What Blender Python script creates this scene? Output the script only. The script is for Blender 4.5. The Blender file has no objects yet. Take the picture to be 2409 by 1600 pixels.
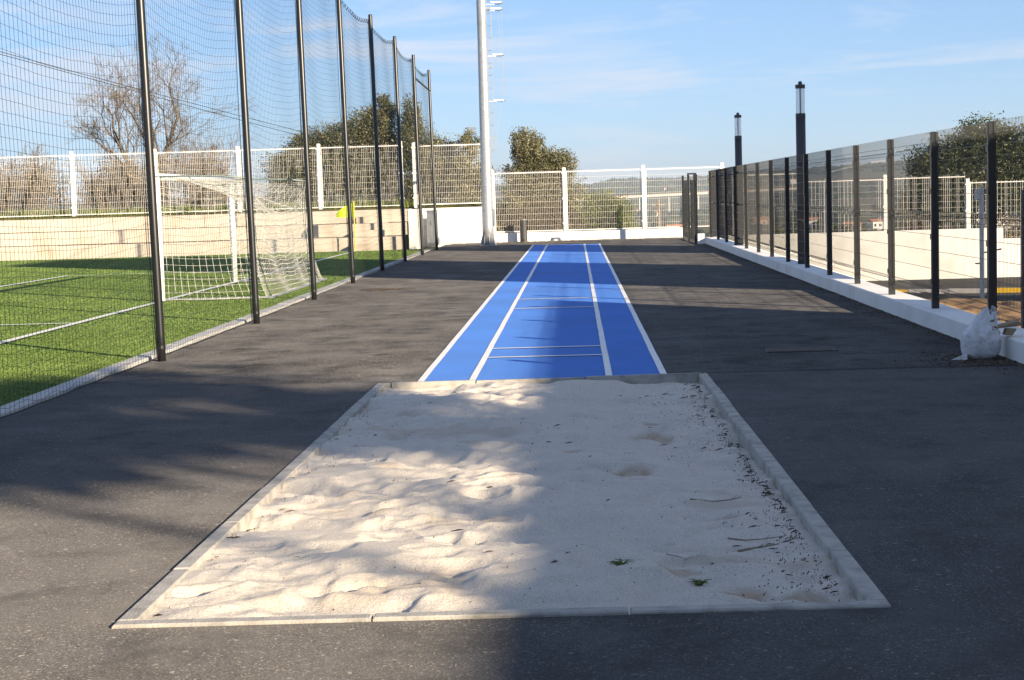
import bpy, math, random
import numpy as np
from mathutils import Matrix, Vector

SC = bpy.context.scene
COL = SC.collection
R = math.radians
rng = random.Random(7)
nr = np.random.default_rng(11)

# ------------------------------------------------------------------ camera
# world axes: +Y along the runway, +X to the right of it, z = 0 on the asphalt
RW = ((0.99886963, 0.02597646, 0.03980812),
      (0.03742775, 0.08644928, -0.99555295),
      (-0.02930233, 0.99591754, 0.08537932))
cam = bpy.data.cameras.new('camera')
cam.sensor_width = 36.0
cam.lens = 3950 / 2409 * 36.0
cam.clip_start = 0.1
cam.clip_end = 30000
cam_o = bpy.data.objects.new('camera', cam)
COL.objects.link(cam_o)
m4 = Matrix(RW).to_4x4()
m4.translation = (0, 0, 1.575)
cam_o.matrix_world = m4
SC.camera = cam_o

# ------------------------------------------------------------------ light
SUN_EL, SUN_ROT = R(17.4), R(137.1)
SKY_STRENGTH, SUN_STRENGTH, EXPOSURE = 0.115, 5.0, 1.26
SC.view_settings.view_transform = 'Standard'
SC.view_settings.look = 'None'
SC.view_settings.gamma = 1.0
SC.view_settings.use_curve_mapping = False
SC.view_settings.exposure = EXPOSURE
world = bpy.data.worlds.new('World')
SC.world = world
world.use_nodes = True
WN, WL = world.node_tree.nodes, world.node_tree.links
bg = WN['Background']
bg.inputs[1].default_value = SKY_STRENGTH
sky = WN.new('ShaderNodeTexSky')
sky.sky_type = 'NISHITA'
sky.sun_disc = False
sky.sun_elevation = SUN_EL
sky.sun_rotation = SUN_ROT
sky.air_density = 1.0
sky.dust_density = 0.0
sky.altitude = 1500
sky.ozone_density = 4.0
# thin cirrus streaks over the whole sky
tc = WN.new('ShaderNodeTexCoord')
mp = WN.new('ShaderNodeMapping')
mp.inputs['Scale'].default_value = (3.2, 3.2, 21.0)
mp.inputs['Rotation'].default_value = (R(4), R(-7), R(20))
WL.new(tc.outputs['Generated'], mp.inputs[0])
nz = WN.new('ShaderNodeTexNoise')
nz.inputs['Scale'].default_value = 1.35
nz.inputs['Detail'].default_value = 7
nz.inputs['Roughness'].default_value = 0.62
nz.inputs['Distortion'].default_value = 0.5
WL.new(mp.outputs[0], nz.inputs['Vector'])
mr = WN.new('ShaderNodeMapRange')
mr.inputs[1].default_value = 0.47
mr.inputs[2].default_value = 0.62
mr.inputs[3].default_value = 0.0
mr.inputs[4].default_value = 0.60
WL.new(nz.outputs['Fac'], mr.inputs[0])
cmix = WN.new('ShaderNodeMix')
cmix.data_type = 'RGBA'
cmix.inputs[7].default_value = (3.15, 3.2, 3.5, 1)
WL.new(mr.outputs[0], cmix.inputs[0])
tint = WN.new('ShaderNodeMix')          # colour balance of the whole sky
tint.data_type = 'RGBA'
tint.blend_type = 'MULTIPLY'
tint.inputs[0].default_value = 1.0
tint.inputs[7].default_value = (0.79, 0.93, 1.16, 1)
gam = WN.new('ShaderNodeGamma')         # evens out brightness between horizon and upper sky
gam.inputs[1].default_value = 0.6
WL.new(sky.outputs[0], gam.inputs[0])
WL.new(gam.outputs[0], tint.inputs[6])
WL.new(tint.outputs[2], cmix.inputs[6])
WL.new(cmix.outputs[2], bg.inputs[0])

sun = bpy.data.lights.new('sun', 'SUN')
sun.energy = SUN_STRENGTH
sun.angle = R(0.53)
sun.color = (1.0, 0.815, 0.58)
sun_o = bpy.data.objects.new('sun', sun)
COL.objects.link(sun_o)
sd = Vector((math.sin(SUN_ROT) * math.cos(SUN_EL), math.cos(SUN_ROT) * math.cos(SUN_EL), math.sin(SUN_EL)))
sun_o.rotation_euler = sd.to_track_quat('Z', 'Y').to_euler()
sun_o.location = sd * 60


# ------------------------------------------------------------------ helpers
class MB:
    """collects boxes, tubes and faces for one mesh"""

    def __init__(self):
        self.v, self.f, self.mi = [], [], []

    def face(self, pts, mi=0):
        b = len(self.v)
        self.v += [tuple(p) for p in pts]
        self.f.append(tuple(range(b, b + len(pts))))
        self.mi.append(mi)

    def hexa(self, p, mi=0):
        """8 points: bottom ring 0-3, top ring 4-7"""
        b = len(self.v)
        self.v += [tuple(q) for q in p]
        for f in ((3, 2, 1, 0), (4, 5, 6, 7), (0, 1, 5, 4), (1, 2, 6, 5), (2, 3, 7, 6), (3, 0, 4, 7)):
            self.f.append(tuple(b + i for i in f))
            self.mi.append(mi)

    def box(self, x0, x1, y0, y1, z0, z1, mi=0):
        self.hexa([(x0, y0, z0), (x1, y0, z0), (x1, y1, z0), (x0, y1, z0),
                   (x0, y0, z1), (x1, y0, z1), (x1, y1, z1), (x0, y1, z1)], mi)

    def bbox(self, x0, x1, y0, y1, z0, z1, c=0.01, mi=0):
        """box whose top edges are chamfered by c"""
        b = len(self.v)
        zc = z1 - c
        self.v += [(x0, y0, z0), (x1, y0, z0), (x1, y1, z0), (x0, y1, z0),
                   (x0, y0, zc), (x1, y0, zc), (x1, y1, zc), (x0, y1, zc),
                   (x0 + c, y0 + c, z1), (x1 - c, y0 + c, z1), (x1 - c, y1 - c, z1), (x0 + c, y1 - c, z1)]
        for r in (0, 4):
            for i in range(4):
                j = (i + 1) % 4
                self.f.append((b + r + i, b + r + j, b + r + 4 + j, b + r + 4 + i))
        self.f += [(b + 3, b + 2, b + 1, b), (b + 8, b + 9, b + 10, b + 11)]
        self.mi += [mi] * 10

    def tube(self, pts, rad, n=6, cap=True, mi=0, closed=False):
        pts = [Vector(p) for p in pts]
        k = len(pts)
        rads = rad if isinstance(rad, (list, tuple)) else [rad] * k
        b = len(self.v)
        u = None
        for i, p in enumerate(pts):
            if closed:
                d = pts[(i + 1) % k] - pts[i - 1]
            else:
                d = pts[min(i + 1, k - 1)] - pts[max(i - 1, 0)]
            if d.length < 1e-9:
                d = Vector((0, 0, 1))
            d.normalize()
            if u is None:
                u = d.orthogonal().normalized()
            else:
                u = u - d * u.dot(d)
                u = u.normalized() if u.length > 1e-6 else d.orthogonal().normalized()
            w = d.cross(u)
            for j in range(n):
                a = 2 * math.pi * j / n
                q = p + (u * math.cos(a) + w * math.sin(a)) * rads[i]
                self.v.append((q.x, q.y, q.z))
        for i in range(k if closed else k - 1):
            i2 = (i + 1) % k
            for j in range(n):
                j2 = (j + 1) % n
                self.f.append((b + i * n + j, b + i * n + j2, b + i2 * n + j2, b + i2 * n + j))
                self.mi.append(mi)
        if cap and not closed:
            self.f.append(tuple(b + j for j in range(n))[::-1])
            self.f.append(tuple(b + (k - 1) * n + j for j in range(n)))
            self.mi += [mi, mi]

    def lathe(self, prof, n=20, c=(0, 0), mi=0):
        b = len(self.v)
        for r, z in prof:
            for j in range(n):
                a = 2 * math.pi * j / n
                self.v.append((c[0] + r * math.cos(a), c[1] + r * math.sin(a), z))
        for i in range(len(prof) - 1):
            for j in range(n):
                j2 = (j + 1) % n
                self.f.append((b + i * n + j, b + i * n + j2, b + (i + 1) * n + j2, b + (i + 1) * n + j))
                self.mi.append(mi)
        self.f.append(tuple(b + j for j in range(n))[::-1])
        self.f.append(tuple(b + (len(prof) - 1) * n + j for j in range(n)))
        self.mi += [mi, mi]

    def build(self, name, mat, parent=None, smooth=False, loc=None):
        me = bpy.data.meshes.new(name)
        v = self.v
        if loc is not None:
            v = [(a - loc[0], b - loc[1], c - loc[2]) for a, b, c in v]
        me.from_pydata(v, [], self.f)
        mats = mat if isinstance(mat, (list, tuple)) else [mat]
        for m in mats:
            me.materials.append(m)
        if len(mats) > 1:
            me.polygons.foreach_set('material_index', self.mi)
        if smooth:
            me.polygons.foreach_set('use_smooth', [True] * len(me.polygons))
        me.update()
        o = bpy.data.objects.new(name, me)
        COL.objects.link(o)
        if loc is not None:
            o.location = loc
        if parent is not None:
            o.parent = parent
            if loc is not None:
                o.matrix_parent_inverse = Matrix.Identity(4)
        return o


def npmesh(name, verts, faces, mat, parent=None, smooth=False, attr=None):
    """mesh from numpy arrays; faces (n,3) or (n,4); attr = per-face float called tone"""
    verts = np.asarray(verts, np.float32)
    faces = np.asarray(faces, np.int32)
    me = bpy.data.meshes.new(name)
    n, k = faces.shape
    me.vertices.add(len(verts))
    me.vertices.foreach_set('co', verts.ravel())
    me.loops.add(n * k)
    me.loops.foreach_set('vertex_index', faces.ravel())
    me.polygons.add(n)
    me.polygons.foreach_set('loop_start', np.arange(0, n * k, k, dtype=np.int32))
    me.polygons.foreach_set('loop_total', np.full(n, k, np.int32))
    if smooth:
        me.polygons.foreach_set('use_smooth', np.ones(n, bool))
    if attr is not None:
        dom = 'FACE' if len(attr) == n else 'POINT'
        at = me.attributes.new('tone', 'FLOAT', dom)
        at.data.foreach_set('value', np.asarray(attr, np.float32))
    me.materials.append(mat)
    me.update(calc_edges=True)
    me.validate()
    o = bpy.data.objects.new(name, me)
    COL.objects.link(o)
    if parent is not None:
        o.parent = parent
    return o


def empty(name, loc=(0, 0, 0), rz=0):
    o = bpy.data.objects.new(name, None)
    COL.objects.link(o)
    o.location = loc
    o.rotation_euler = (0, 0, rz)
    o.empty_display_size = 0.2
    return o


def tag(o, label=None, cat=None, group=None, kind=None):
    if label:
        o['label'] = label
    if cat:
        o['category'] = cat
    if group:
        o['group'] = group
    if kind:
        o['kind'] = kind
    return o


def clone(o, parent=None):
    c = o.copy()
    COL.objects.link(c)
    c.parent = parent
    for ch in [x for x in COL.objects if x.parent == o]:
        clone(ch, c)
    return c


def lin(a, b, t):
    return a + (b - a) * t


def sstep(a, b, x):
    t = np.clip((x - a) / (b - a), 0, 1)
    return t * t * (3 - 2 * t)


def vnoise(x, y, seed=0):
    """smooth value noise on numpy arrays, about -1..1"""
    g = np.random.default_rng(seed).uniform(-1, 1, (256, 256))
    xi, yi = np.floor(x).astype(int), np.floor(y).astype(int)
    fx, fy = x - xi, y - yi
    fx, fy = fx * fx * fx * (fx * (fx * 6 - 15) + 10), fy * fy * fy * (fy * (fy * 6 - 15) + 10)
    a, b = g[xi % 256, yi % 256], g[(xi + 1) % 256, yi % 256]
    c, d = g[xi % 256, (yi + 1) % 256], g[(xi + 1) % 256, (yi + 1) % 256]
    return (a * (1 - fx) + b * fx) * (1 - fy) + (c * (1 - fx) + d * fx) * fy


# ------------------------------------------------------------------ materials
def nmat(name):
    m = bpy.data.materials.new(name)
    m.use_nodes = True
    return m, m.node_tree.nodes, m.node_tree.links, m.node_tree.nodes['Principled BSDF']


def ramp(N, stops):
    r = N.new('ShaderNodeValToRGB')
    el = r.color_ramp.elements
    while len(el) < len(stops):
        el.new(0.5)
    for e, (p, c) in zip(el, stops):
        e.position = p
        e.color = (*c, 1)
    return r


def pm(name, col, rough=0.6, var=0.18, scale=6.0, bump=0.0, bscale=40.0, metal=0.0, spec=0.5, tint=None, coord='Object',
       detail=5):
    """plain painted / cast surface: colour with cloudy variation, a second tint in patches, fine relief"""
    m, N, L, P = nmat(name)
    t = N.new('ShaderNodeTexCoord')
    a = N.new('ShaderNodeTexNoise')
    a.inputs['Scale'].default_value = scale
    a.inputs['Detail'].default_value = detail
    L.new(t.outputs[coord], a.inputs['Vector'])
    d = tint or tuple(c * (1 - var) for c in col)
    up = tuple(min(c * (1 + var * 0.6), 0.95) for c in col)
    r = ramp(N, [(0.28, d), (0.5, col), (0.74, up)])
    L.new(a.outputs['Fac'], r.inputs[0])
    L.new(r.outputs[0], P.inputs['Base Color'])
    P.inputs['Roughness'].default_value = rough
    P.inputs['Metallic'].default_value = metal
    P.inputs['Specular IOR Level'].default_value = spec
    if bump:
        b = N.new('ShaderNodeTexNoise')
        b.inputs['Scale'].default_value = bscale
        b.inputs['Detail'].default_value = 4
        L.new(t.outputs[coord], b.inputs['Vector'])
        bu = N.new('ShaderNodeBump')
        bu.inputs['Strength'].default_value = bump
        bu.inputs['Distance'].default_value = 0.01
        L.new(b.outputs['Fac'], bu.inputs['Height'])
        L.new(bu.outputs[0], P.inputs['Normal'])
    return m


def tonemat(name, stops, rough=0.6, spec=0.3, trans=0.0):
    """colour picked per face by the attribute tone (leaves, litter, grass blades)"""
    m, N, L, P = nmat(name)
    a = N.new('ShaderNodeAttribute')
    a.attribute_name = 'tone'
    r = ramp(N, stops)
    L.new(a.outputs['Fac'], r.inputs[0])
    L.new(r.outputs[0], P.inputs['Base Color'])
    P.inputs['Roughness'].default_value = rough
    P.inputs['Specular IOR Level'].default_value = spec
    if trans:
        tr = N.new('ShaderNodeBsdfTranslucent')
        L.new(r.outputs[0], tr.inputs[0])
        mx = N.new('ShaderNodeMixShader')
        mx.inputs[0].default_value = trans
        L.new(P.outputs[0], mx.inputs[1])
        L.new(tr.outputs[0], mx.inputs[2])
        L.new(mx.outputs[0], N['Material Output'].inputs[0])
    return m


def asphalt_mat(name, dark, light, stone, seam=True):
    m, N, L, P = nmat(name)
    g = N.new('ShaderNodeNewGeometry')
    pos = g.outputs['Position']

    def noise(sc, det=3, rgh=0.55, vec=pos):
        n = N.new('ShaderNodeTexNoise')
        n.inputs['Scale'].default_value = sc
        n.inputs['Detail'].default_value = det
        n.inputs['Roughness'].default_value = rgh
        L.new(vec, n.inputs['Vector'])
        return n.outputs['Fac']

    def mixc(f, a, b, mode='MIX'):
        x = N.new('ShaderNodeMix')
        x.data_type = 'RGBA'
        x.blend_type = mode
        for s, q in ((0, f), (6, a), (7, b)):
            if hasattr(q, 'is_output'):
                L.new(q, x.inputs[s])
            else:
                x.inputs[s].default_value = q if s == 0 else (*q, 1)
        return x.outputs[2]

    def rng_(f, a, b, c=0.0, d=1.0):
        x = N.new('ShaderNodeMapRange')
        L.new(f, x.inputs[0])
        for i, q in enumerate((a, b, c, d)):
            x.inputs[i + 1].default_value = q
        return x.outputs[0]

    # aggregate: cells of stone in bitumen
    v = N.new('ShaderNodeTexVoronoi')
    v.inputs['Scale'].default_value = 150
    L.new(pos, v.inputs['Vector'])
    vs = N.new('ShaderNodeSeparateColor')
    L.new(v.outputs['Color'], vs.inputs[0])
    base = mixc(rng_(vs.outputs[0], 0.1, 0.95), dark, light)
    base = mixc(rng_(vs.outputs[1], 0.955, 0.97, 0, 0.7), base, stone)
    v2 = N.new('ShaderNodeTexVoronoi')
    v2.inputs['Scale'].default_value = 62
    L.new(pos, v2.inputs['Vector'])
    vs2 = N.new('ShaderNodeSeparateColor')
    L.new(v2.outputs['Color'], vs2.inputs[0])
    base = mixc(rng_(vs2.outputs[1], 0.995, 0.997, 0, 0.7), base, stone)
    # wear: cloudy lighter, dusty patches and darker binder
    base = mixc(rng_(noise(0.9, 6, 0.6), 0.40, 0.75, 0, 0.65), base, tuple(c * 1.35 for c in light))
    base = mixc(rng_(noise(2.3, 5, 0.65), 0.5, 0.72, 0, 0.75), base, tuple(c * 0.6 for c in dark))
    # drawn-out sweeping marks along y
    mpn = N.new('ShaderNodeMapping')
    mpn.inputs['Scale'].default_value = (1.0, 0.16, 1.0)
    mpn.inputs['Rotation'].default_value = (0, 0, R(72))
    L.new(pos, mpn.inputs[0])
    base = mixc(rng_(noise(1.7, 6, 0.7, mpn.outputs[0]), 0.52, 0.8, 0, 0.55), base, tuple(c * 1.5 for c in light))
    # thin scuffs and tyre arcs: narrow contour bands of a slow noise
    for sc_, w_, st_, k_ in ((0.55, 0.006, 0.35, 1.6), (1.3, 0.008, 0.22, 0.55)):
        df = N.new('ShaderNodeMath')
        df.operation = 'SUBTRACT'
        L.new(noise(sc_, 1.5, 0.4), df.inputs[0])
        df.inputs[1].default_value = 0.5
        da = N.new('ShaderNodeMath')
        da.operation = 'ABSOLUTE'
        L.new(df.outputs[0], da.inputs[0])
        br_ = N.new('ShaderNodeMath')
        br_.operation = 'MULTIPLY'
        L.new(rng_(da.outputs[0], 0.0, w_, st_, 0), br_.inputs[0])
        L.new(rng_(noise(0.8, 3), 0.48, 0.6), br_.inputs[1])
        base = mixc(br_.outputs[0], base, tuple(c * k_ for c in light))
    sp = N.new('ShaderNodeSeparateXYZ')
    L.new(pos, sp.inputs[0])
    if seam:
        # older, greyer pour on this side of the joint at y = 14.5
        ad = N.new('ShaderNodeMath')
        ad.operation = 'ADD'
        L.new(sp.outputs['Y'], ad.inputs[0])
        L.new(rng_(noise(3.0, 4), 0, 1, -0.05, 0.05), ad.inputs[1])
        base = mixc(rng_(ad.outputs[0], 14.44, 14.5, 0.30, 0), base, tuple(c * 1.45 for c in light))
        # dark joint line
        ab = N.new('ShaderNodeMath')
        ab.operation = 'SUBTRACT'
        L.new(ad.outputs[0], ab.inputs[0])
        ab.inputs[1].default_value = 14.53
        ab2 = N.new('ShaderNodeMath')
        ab2.operation = 'ABSOLUTE'
        L.new(ab.outputs[0], ab2.inputs[0])
        mu_ = N.new('ShaderNodeMath')
        mu_.operation = 'MULTIPLY'
        L.new(rng_(ab2.outputs[0], 0.02, 0.09, 0.6, 0), mu_.inputs[0])
        L.new(rng_(sp.outputs['X'], 0.9, 1.3, 0, 1), mu_.inputs[1])
        base = mixc(mu_.outputs[0], base, tuple(c * 0.45 for c in dark))
    L.new(base, P.inputs['Base Color'])
    L.new(rng_(noise(1.4, 5), 0.3, 0.7, 0.62, 0.86), P.inputs['Roughness'])
    P.inputs['Specular IOR Level'].default_value = 0.06
    P.inputs['Diffuse Roughness'].default_value = 1.0
    bu = N.new('ShaderNodeBump')
    bu.inputs['Strength'].default_value = 0.3
    bu.inputs['Distance'].default_value = 0.005
    L.new(v.outputs['Distance'], bu.inputs['Height'])
    bu2 = N.new('ShaderNodeBump')
    bu2.inputs['Strength'].default_value = 0.2
    bu2.inputs['Distance'].default_value = 0.02
    L.new(noise(9, 4), bu2.inputs['Height'])
    L.new(bu.outputs[0], bu2.inputs['Normal'])
    L.new(bu2.outputs[0], P.inputs['Normal'])
    return m


def sand_mat():
    m, N, L, P = nmat('sand_grains')
    g = N.new('ShaderNodeNewGeometry')
    n1 = N.new('ShaderNodeTexNoise')
    n1.inputs['Scale'].default_value = 170
    n1.inputs['Detail'].default_value = 4
    n1.inputs['Roughness'].default_value = 0.7
    L.new(g.outputs['Position'], n1.inputs['Vector'])
    r = ramp(N, [(0.30, (0.34, 0.30, 0.25)), (0.44, (0.58, 0.53, 0.465)), (0.62, (0.73, 0.68, 0.61))])
    L.new(n1.outputs['Fac'], r.inputs[0])
    a = N.new('ShaderNodeAttribute')
    a.attribute_name = 'tone'
    x = N.new('ShaderNodeMix')
    x.data_type = 'RGBA'
    L.new(a.outputs['Fac'], x.inputs[0])
    L.new(r.outputs[0], x.inputs[6])
    x.inputs[7].default_value = (0.43, 0.33, 0.23, 1)      # scuffed through to the damp, browner sand
    v = N.new('ShaderNodeTexVoronoi')
    v.inputs['Scale'].default_value = 42
    L.new(g.outputs['Position'], v.inputs['Vector'])
    s = N.new('ShaderNodeSeparateColor')
    L.new(v.outputs['Color'], s.inputs[0])
    mr_ = N.new('ShaderNodeMapRange')
    L.new(s.outputs[0], mr_.inputs[0])
    mr_.inputs[1].default_value = 0.965
    mr_.inputs[2].default_value = 0.975
    d_ = N.new('ShaderNodeMapRange')
    L.new(v.outputs['Distance'], d_.inputs[0])
    d_.inputs[1].default_value = 0.22
    d_.inputs[2].default_value = 0.12
    mu = N.new('ShaderNodeMath')
    mu.operation = 'MULTIPLY'
    L.new(mr_.outputs[0], mu.inputs[0])
    L.new(d_.outputs[0], mu.inputs[1])
    y = N.new('ShaderNodeMix')
    y.data_type = 'RGBA'
    L.new(mu.outputs[0], y.inputs[0])
    L.new(x.outputs[2], y.inputs[6])
    y.inputs[7].default_value = (0.16, 0.11, 0.07, 1)      # specks of bark
    L.new(y.outputs[2], P.inputs['Base Color'])
    P.inputs['Roughness'].default_value = 0.95
    P.inputs['Specular IOR Level'].default_value = 0.15
    n2 = N.new('ShaderNodeTexNoise')
    n2.inputs['Scale'].default_value = 75
    n2.inputs['Detail'].default_value = 5
    n2.inputs['Roughness'].default_value = 0.75
    L.new(g.outputs['Position'], n2.inputs['Vector'])
    b = N.new('ShaderNodeBump')
    b.inputs['Strength'].default_value = 0.8
    b.inputs['Distance'].default_value = 0.012
    L.new(n2.outputs['Fac'], b.inputs['Height'])
    L.new(b.outputs[0], P.inputs['Normal'])
    return m


def wood_grain(name, a, b):
    m, N, L, P = nmat(name)
    t = N.new('ShaderNodeTexCoord')
    q = N.new('ShaderNodeMapping')
    q.inputs['Scale'].default_value = (9, 9, 1.6)
    L.new(t.outputs['Object'], q.inputs[0])
    n = N.new('ShaderNodeTexNoise')
    n.inputs['Scale'].default_value = 3
    n.inputs['Detail'].default_value = 6
    L.new(q.outputs[0], n.inputs['Vector'])
    r = ramp(N, [(0.3, a), (0.7, b)])
    L.new(n.outputs['Fac'], r.inputs[0])
    L.new(r.outputs[0], P.inputs['Base Color'])
    P.inputs['Roughness'].default_value = 0.9
    bu = N.new('ShaderNodeBump')
    bu.inputs['Strength'].default_value = 0.6
    bu.inputs['Distance'].default_value = 0.02
    L.new(n.outputs['Fac'], bu.inputs['Height'])
    L.new(bu.outputs[0], P.inputs['Normal'])
    return m


M = {}
M['asphalt'] = asphalt_mat('asphalt', (0.011, 0.0108, 0.0125), (0.089, 0.087, 0.088), (0.34, 0.31, 0.27))
M['road'] = asphalt_mat('road_asphalt', (0.022, 0.022, 0.023), (0.055, 0.053, 0.052), (0.2, 0.19, 0.17), seam=False)
M['sand'] = sand_mat()
M['kerb'] = pm('kerb_concrete', (0.38, 0.365, 0.335), 0.9, 0.35, 9, 0.5, 90, spec=0.2)
M['kerb2'] = pm('turf_edge_concrete', (0.46, 0.46, 0.45), 0.85, 0.2, 7, 0.4, 90, spec=0.25)
M['rubber'] = pm('blue_runway_coating', (0.075, 0.205, 0.60), 0.85, 0.13, 0.7, 0.35, 260, spec=0.10, tint=(0.075, 0.185, 0.52), detail=9)
M['rubber'].node_tree.nodes['Principled BSDF'].inputs['Diffuse Roughness'].default_value = 0.25
M['white_line'] = pm('white_line_paint', (0.80, 0.80, 0.78), 0.75, 0.07, 3, 0.3, 200, spec=0.3)
M['turf_base'] = pm('turf_backing', (0.085, 0.15, 0.026), 0.9, 0.3, 1.2, 0.8, 300, spec=0.2)
M['blade'] = tonemat('turf_blades', [(0.0, (0.070, 0.125, 0.024)), (0.5, (0.155, 0.235, 0.050)), (0.93, (0.27, 0.36, 0.11)), (1.0, (0.45, 0.50, 0.26))], 0.55, 0.35, 0.15)
M['turf_line'] = pm('turf_line_white', (0.78, 0.80, 0.74), 0.8, 0.12, 30, 0.5, 200)
M['white_wall'] = pm('white_wall_paint', (0.80, 0.80, 0.785), 0.8, 0.05, 1.4, 0.25, 60, spec=0.25, tint=(0.70, 0.695, 0.67))
M['white_steel'] = pm('white_coated_steel', (0.82, 0.81, 0.79), 0.4, 0.04, 5, spec=0.4)
M['black_steel'] = pm('charcoal_coated_steel', (0.010, 0.011, 0.013), 0.36, 0.15, 6, spec=0.5)
M['fence_steel'] = pm('anthracite_fence_steel', (0.012, 0.014, 0.017), 0.38, 0.15, 6, spec=0.5)
M['cord'] = pm('dark_green_cord', (0.018, 0.030, 0.028), 0.7, 0.2, 3)
M['net_white'] = pm('white_net_cord', (0.78, 0.77, 0.72), 0.75, 0.08, 3)
M['goal_white'] = pm('goal_white_aluminium', (0.84, 0.84, 0.83), 0.32, 0.04, 3)
M['goal_blue'] = pm('goal_grey_tube', (0.22, 0.28, 0.27), 0.4, 0.1, 5)
M['galv'] = pm('galvanised_steel', (0.40, 0.43, 0.47), 0.42, 0.2, 11, 0.12, 60, metal=0.5, coord='Object')
M['bleach'] = pm('limestone_concrete', (0.53, 0.475, 0.405), 0.85, 0.14, 1.6, 0.35, 45, spec=0.2, tint=(0.45, 0.39, 0.31))
M['cabinet'] = pm('cabinet_grey', (0.70, 0.70, 0.69), 0.5, 0.04, 3)
M['dark_trim'] = pm('dark_trim', (0.03, 0.03, 0.032), 0.6, 0.1, 5)
M['bollard'] = pm('bollard_grey', (0.040, 0.040, 0.043), 0.5, 0.12, 7)
M['lamp_body'] = pm('lamp_column_bronze', (0.050, 0.045, 0.050), 0.42, 0.12, 5)
M['lamp_core'] = pm('lamp_core_metal', (0.30, 0.31, 0.32), 0.4, 0.1, 5, metal=0.5)
mg, N_, L_, P_ = nmat('lamp_glass')
P_.inputs['Base Color'].default_value = (0.97, 0.98, 1, 1)
P_.inputs['Transmission Weight'].default_value = 0.86
P_.inputs['Roughness'].default_value = 0.02
P_.inputs['IOR'].default_value = 1.42
ng = N_.new('ShaderNodeTexNoise')
ng.inputs['Scale'].default_value = 4
rg = ramp(N_, [(0.3, (0.01, 0.01, 0.01)), (0.8, (0.06, 0.06, 0.06))])
L_.new(ng.outputs['Fac'], rg.inputs[0])
L_.new(rg.outputs[0], P_.inputs['Roughness'])
M['glass'] = mg
M['sack'] = pm('white_woven_sack', (0.64, 0.64, 0.66), 0.6, 0.16, 14, 1.0, 34, spec=0.35, tint=(0.46, 0.44, 0.41))
M['sack_in'] = pm('sack_inside_brown', (0.20, 0.15, 0.10), 0.85, 0.3, 12)
M['card'] = pm('torn_cardboard', (0.27, 0.20, 0.13), 0.85, 0.2, 8)
M['soil'] = pm('bare_soil', (0.30, 0.20, 0.115), 0.95, 0.4, 5, 0.9, 25, spec=0.1, tint=(0.13, 0.085, 0.05), coord='Object')
M['flag'] = pm('fluorescent_flag', (0.60, 0.86, 0.03), 0.65, 0.08, 5)
M['flag_pole'] = pm('yellow_pole', (0.74, 0.52, 0.02), 0.45, 0.08, 4)
M['yellow'] = pm('yellow_kerb_paint', (0.72, 0.46, 0.03), 0.7, 0.15, 5)
M['bark'] = wood_grain('bark', (0.075, 0.058, 0.044), (0.19, 0.155, 0.12))
M['bark_grey'] = wood_grain('bark_pale', (0.10, 0.085, 0.07), (0.28, 0.235, 0.19))
M['twig'] = pm('dry_twig', (0.25, 0.195, 0.145), 0.9, 0.35, 4)
M['pole_wood'] = wood_grain('pole_wood', (0.13, 0.10, 0.075), (0.27, 0.23, 0.18))
M['leaf_olive'] = tonemat('olive_leaves', [(0.0, (0.038, 0.045, 0.020)), (0.40, (0.105, 0.112, 0.050)), (0.72, (0.185, 0.175, 0.090)), (1.0, (0.33, 0.29, 0.18))], 0.5, 0.4, 0.2)
M['leaf_dark'] = tonemat('carob_leaves', [(0.0, (0.022, 0.036, 0.012)), (0.55, (0.060, 0.078, 0.028)), (1.0, (0.16, 0.165, 0.065))], 0.42, 0.45, 0.18)
M['leaf_dry'] = tonemat('dry_brush_leaves', [(0.0, (0.085, 0.065, 0.042)), (0.5, (0.17, 0.135, 0.085)), (1.0, (0.27, 0.22, 0.14))], 0.8, 0.2, 0.2)
M['leaf_bright'] = tonemat('shrub_leaves', [(0.0, (0.040, 0.062, 0.014)), (0.55, (0.105, 0.135, 0.028)), (1.0, (0.25, 0.27, 0.06))], 0.5, 0.35, 0.25)
M['needle'] = tonemat('pine_needles', [(0.0, (0.020, 0.032, 0.012)), (1.0, (0.06, 0.085, 0.03))], 0.6, 0.3, 0.1)
M['litter'] = tonemat('leaf_litter', [(0.0, (0.030, 0.020, 0.013)), (0.6, (0.085, 0.058, 0.036)), (1.0, (0.21, 0.15, 0.085))], 0.9, 0.1)
M['grit'] = tonemat('loose_grit', [(0.0, (0.10, 0.085, 0.06)), (0.6, (0.30, 0.26, 0.2)), (1.0, (0.50, 0.45, 0.36))], 0.9, 0.2)
M['grass'] = tonemat('meadow_grass', [(0.0, (0.05, 0.085, 0.012)), (0.6, (0.14, 0.20, 0.028)), (1.0, (0.38, 0.38, 0.07))], 0.6, 0.3, 0.25)
M['forest'] = tonemat('hill_forest', [(0.0, (0.014, 0.022, 0.010)), (1.0, (0.042, 0.056, 0.024))], 0.9, 0.1)
M['house_white'] = pm('house_white_render', (0.78, 0.77, 0.74), 0.85, 0.06, 1.2)
M['house_yellow'] = pm('house_ochre_render', (0.72, 0.52, 0.24), 0.85, 0.08, 1.2)
M['house_pink'] = pm('house_pink_render', (0.62, 0.43, 0.33), 0.85, 0.08, 1.2)
M['roof_tile'] = pm('clay_roof_tiles', (0.42, 0.17, 0.085), 0.85, 0.25, 3, 0.5, 8)
M['window_glass'] = pm('dark_window_glass', (0.03, 0.04, 0.05), 0.12, 0.2, 2, spec=0.6)
M['bridge'] = pm('bridge_concrete', (0.52, 0.50, 0.46), 0.85, 0.1, 0.4)
M['poly'] = pm('greenhouse_sheet', (0.62, 0.66, 0.70), 0.35, 0.08, 0.6)
M['render_block'] = pm('building_render', (0.66, 0.64, 0.60), 0.85, 0.08, 0.8)
M['screen'] = pm('shade_screen_green', (0.05, 0.12, 0.07), 0.85, 0.15, 2)

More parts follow.
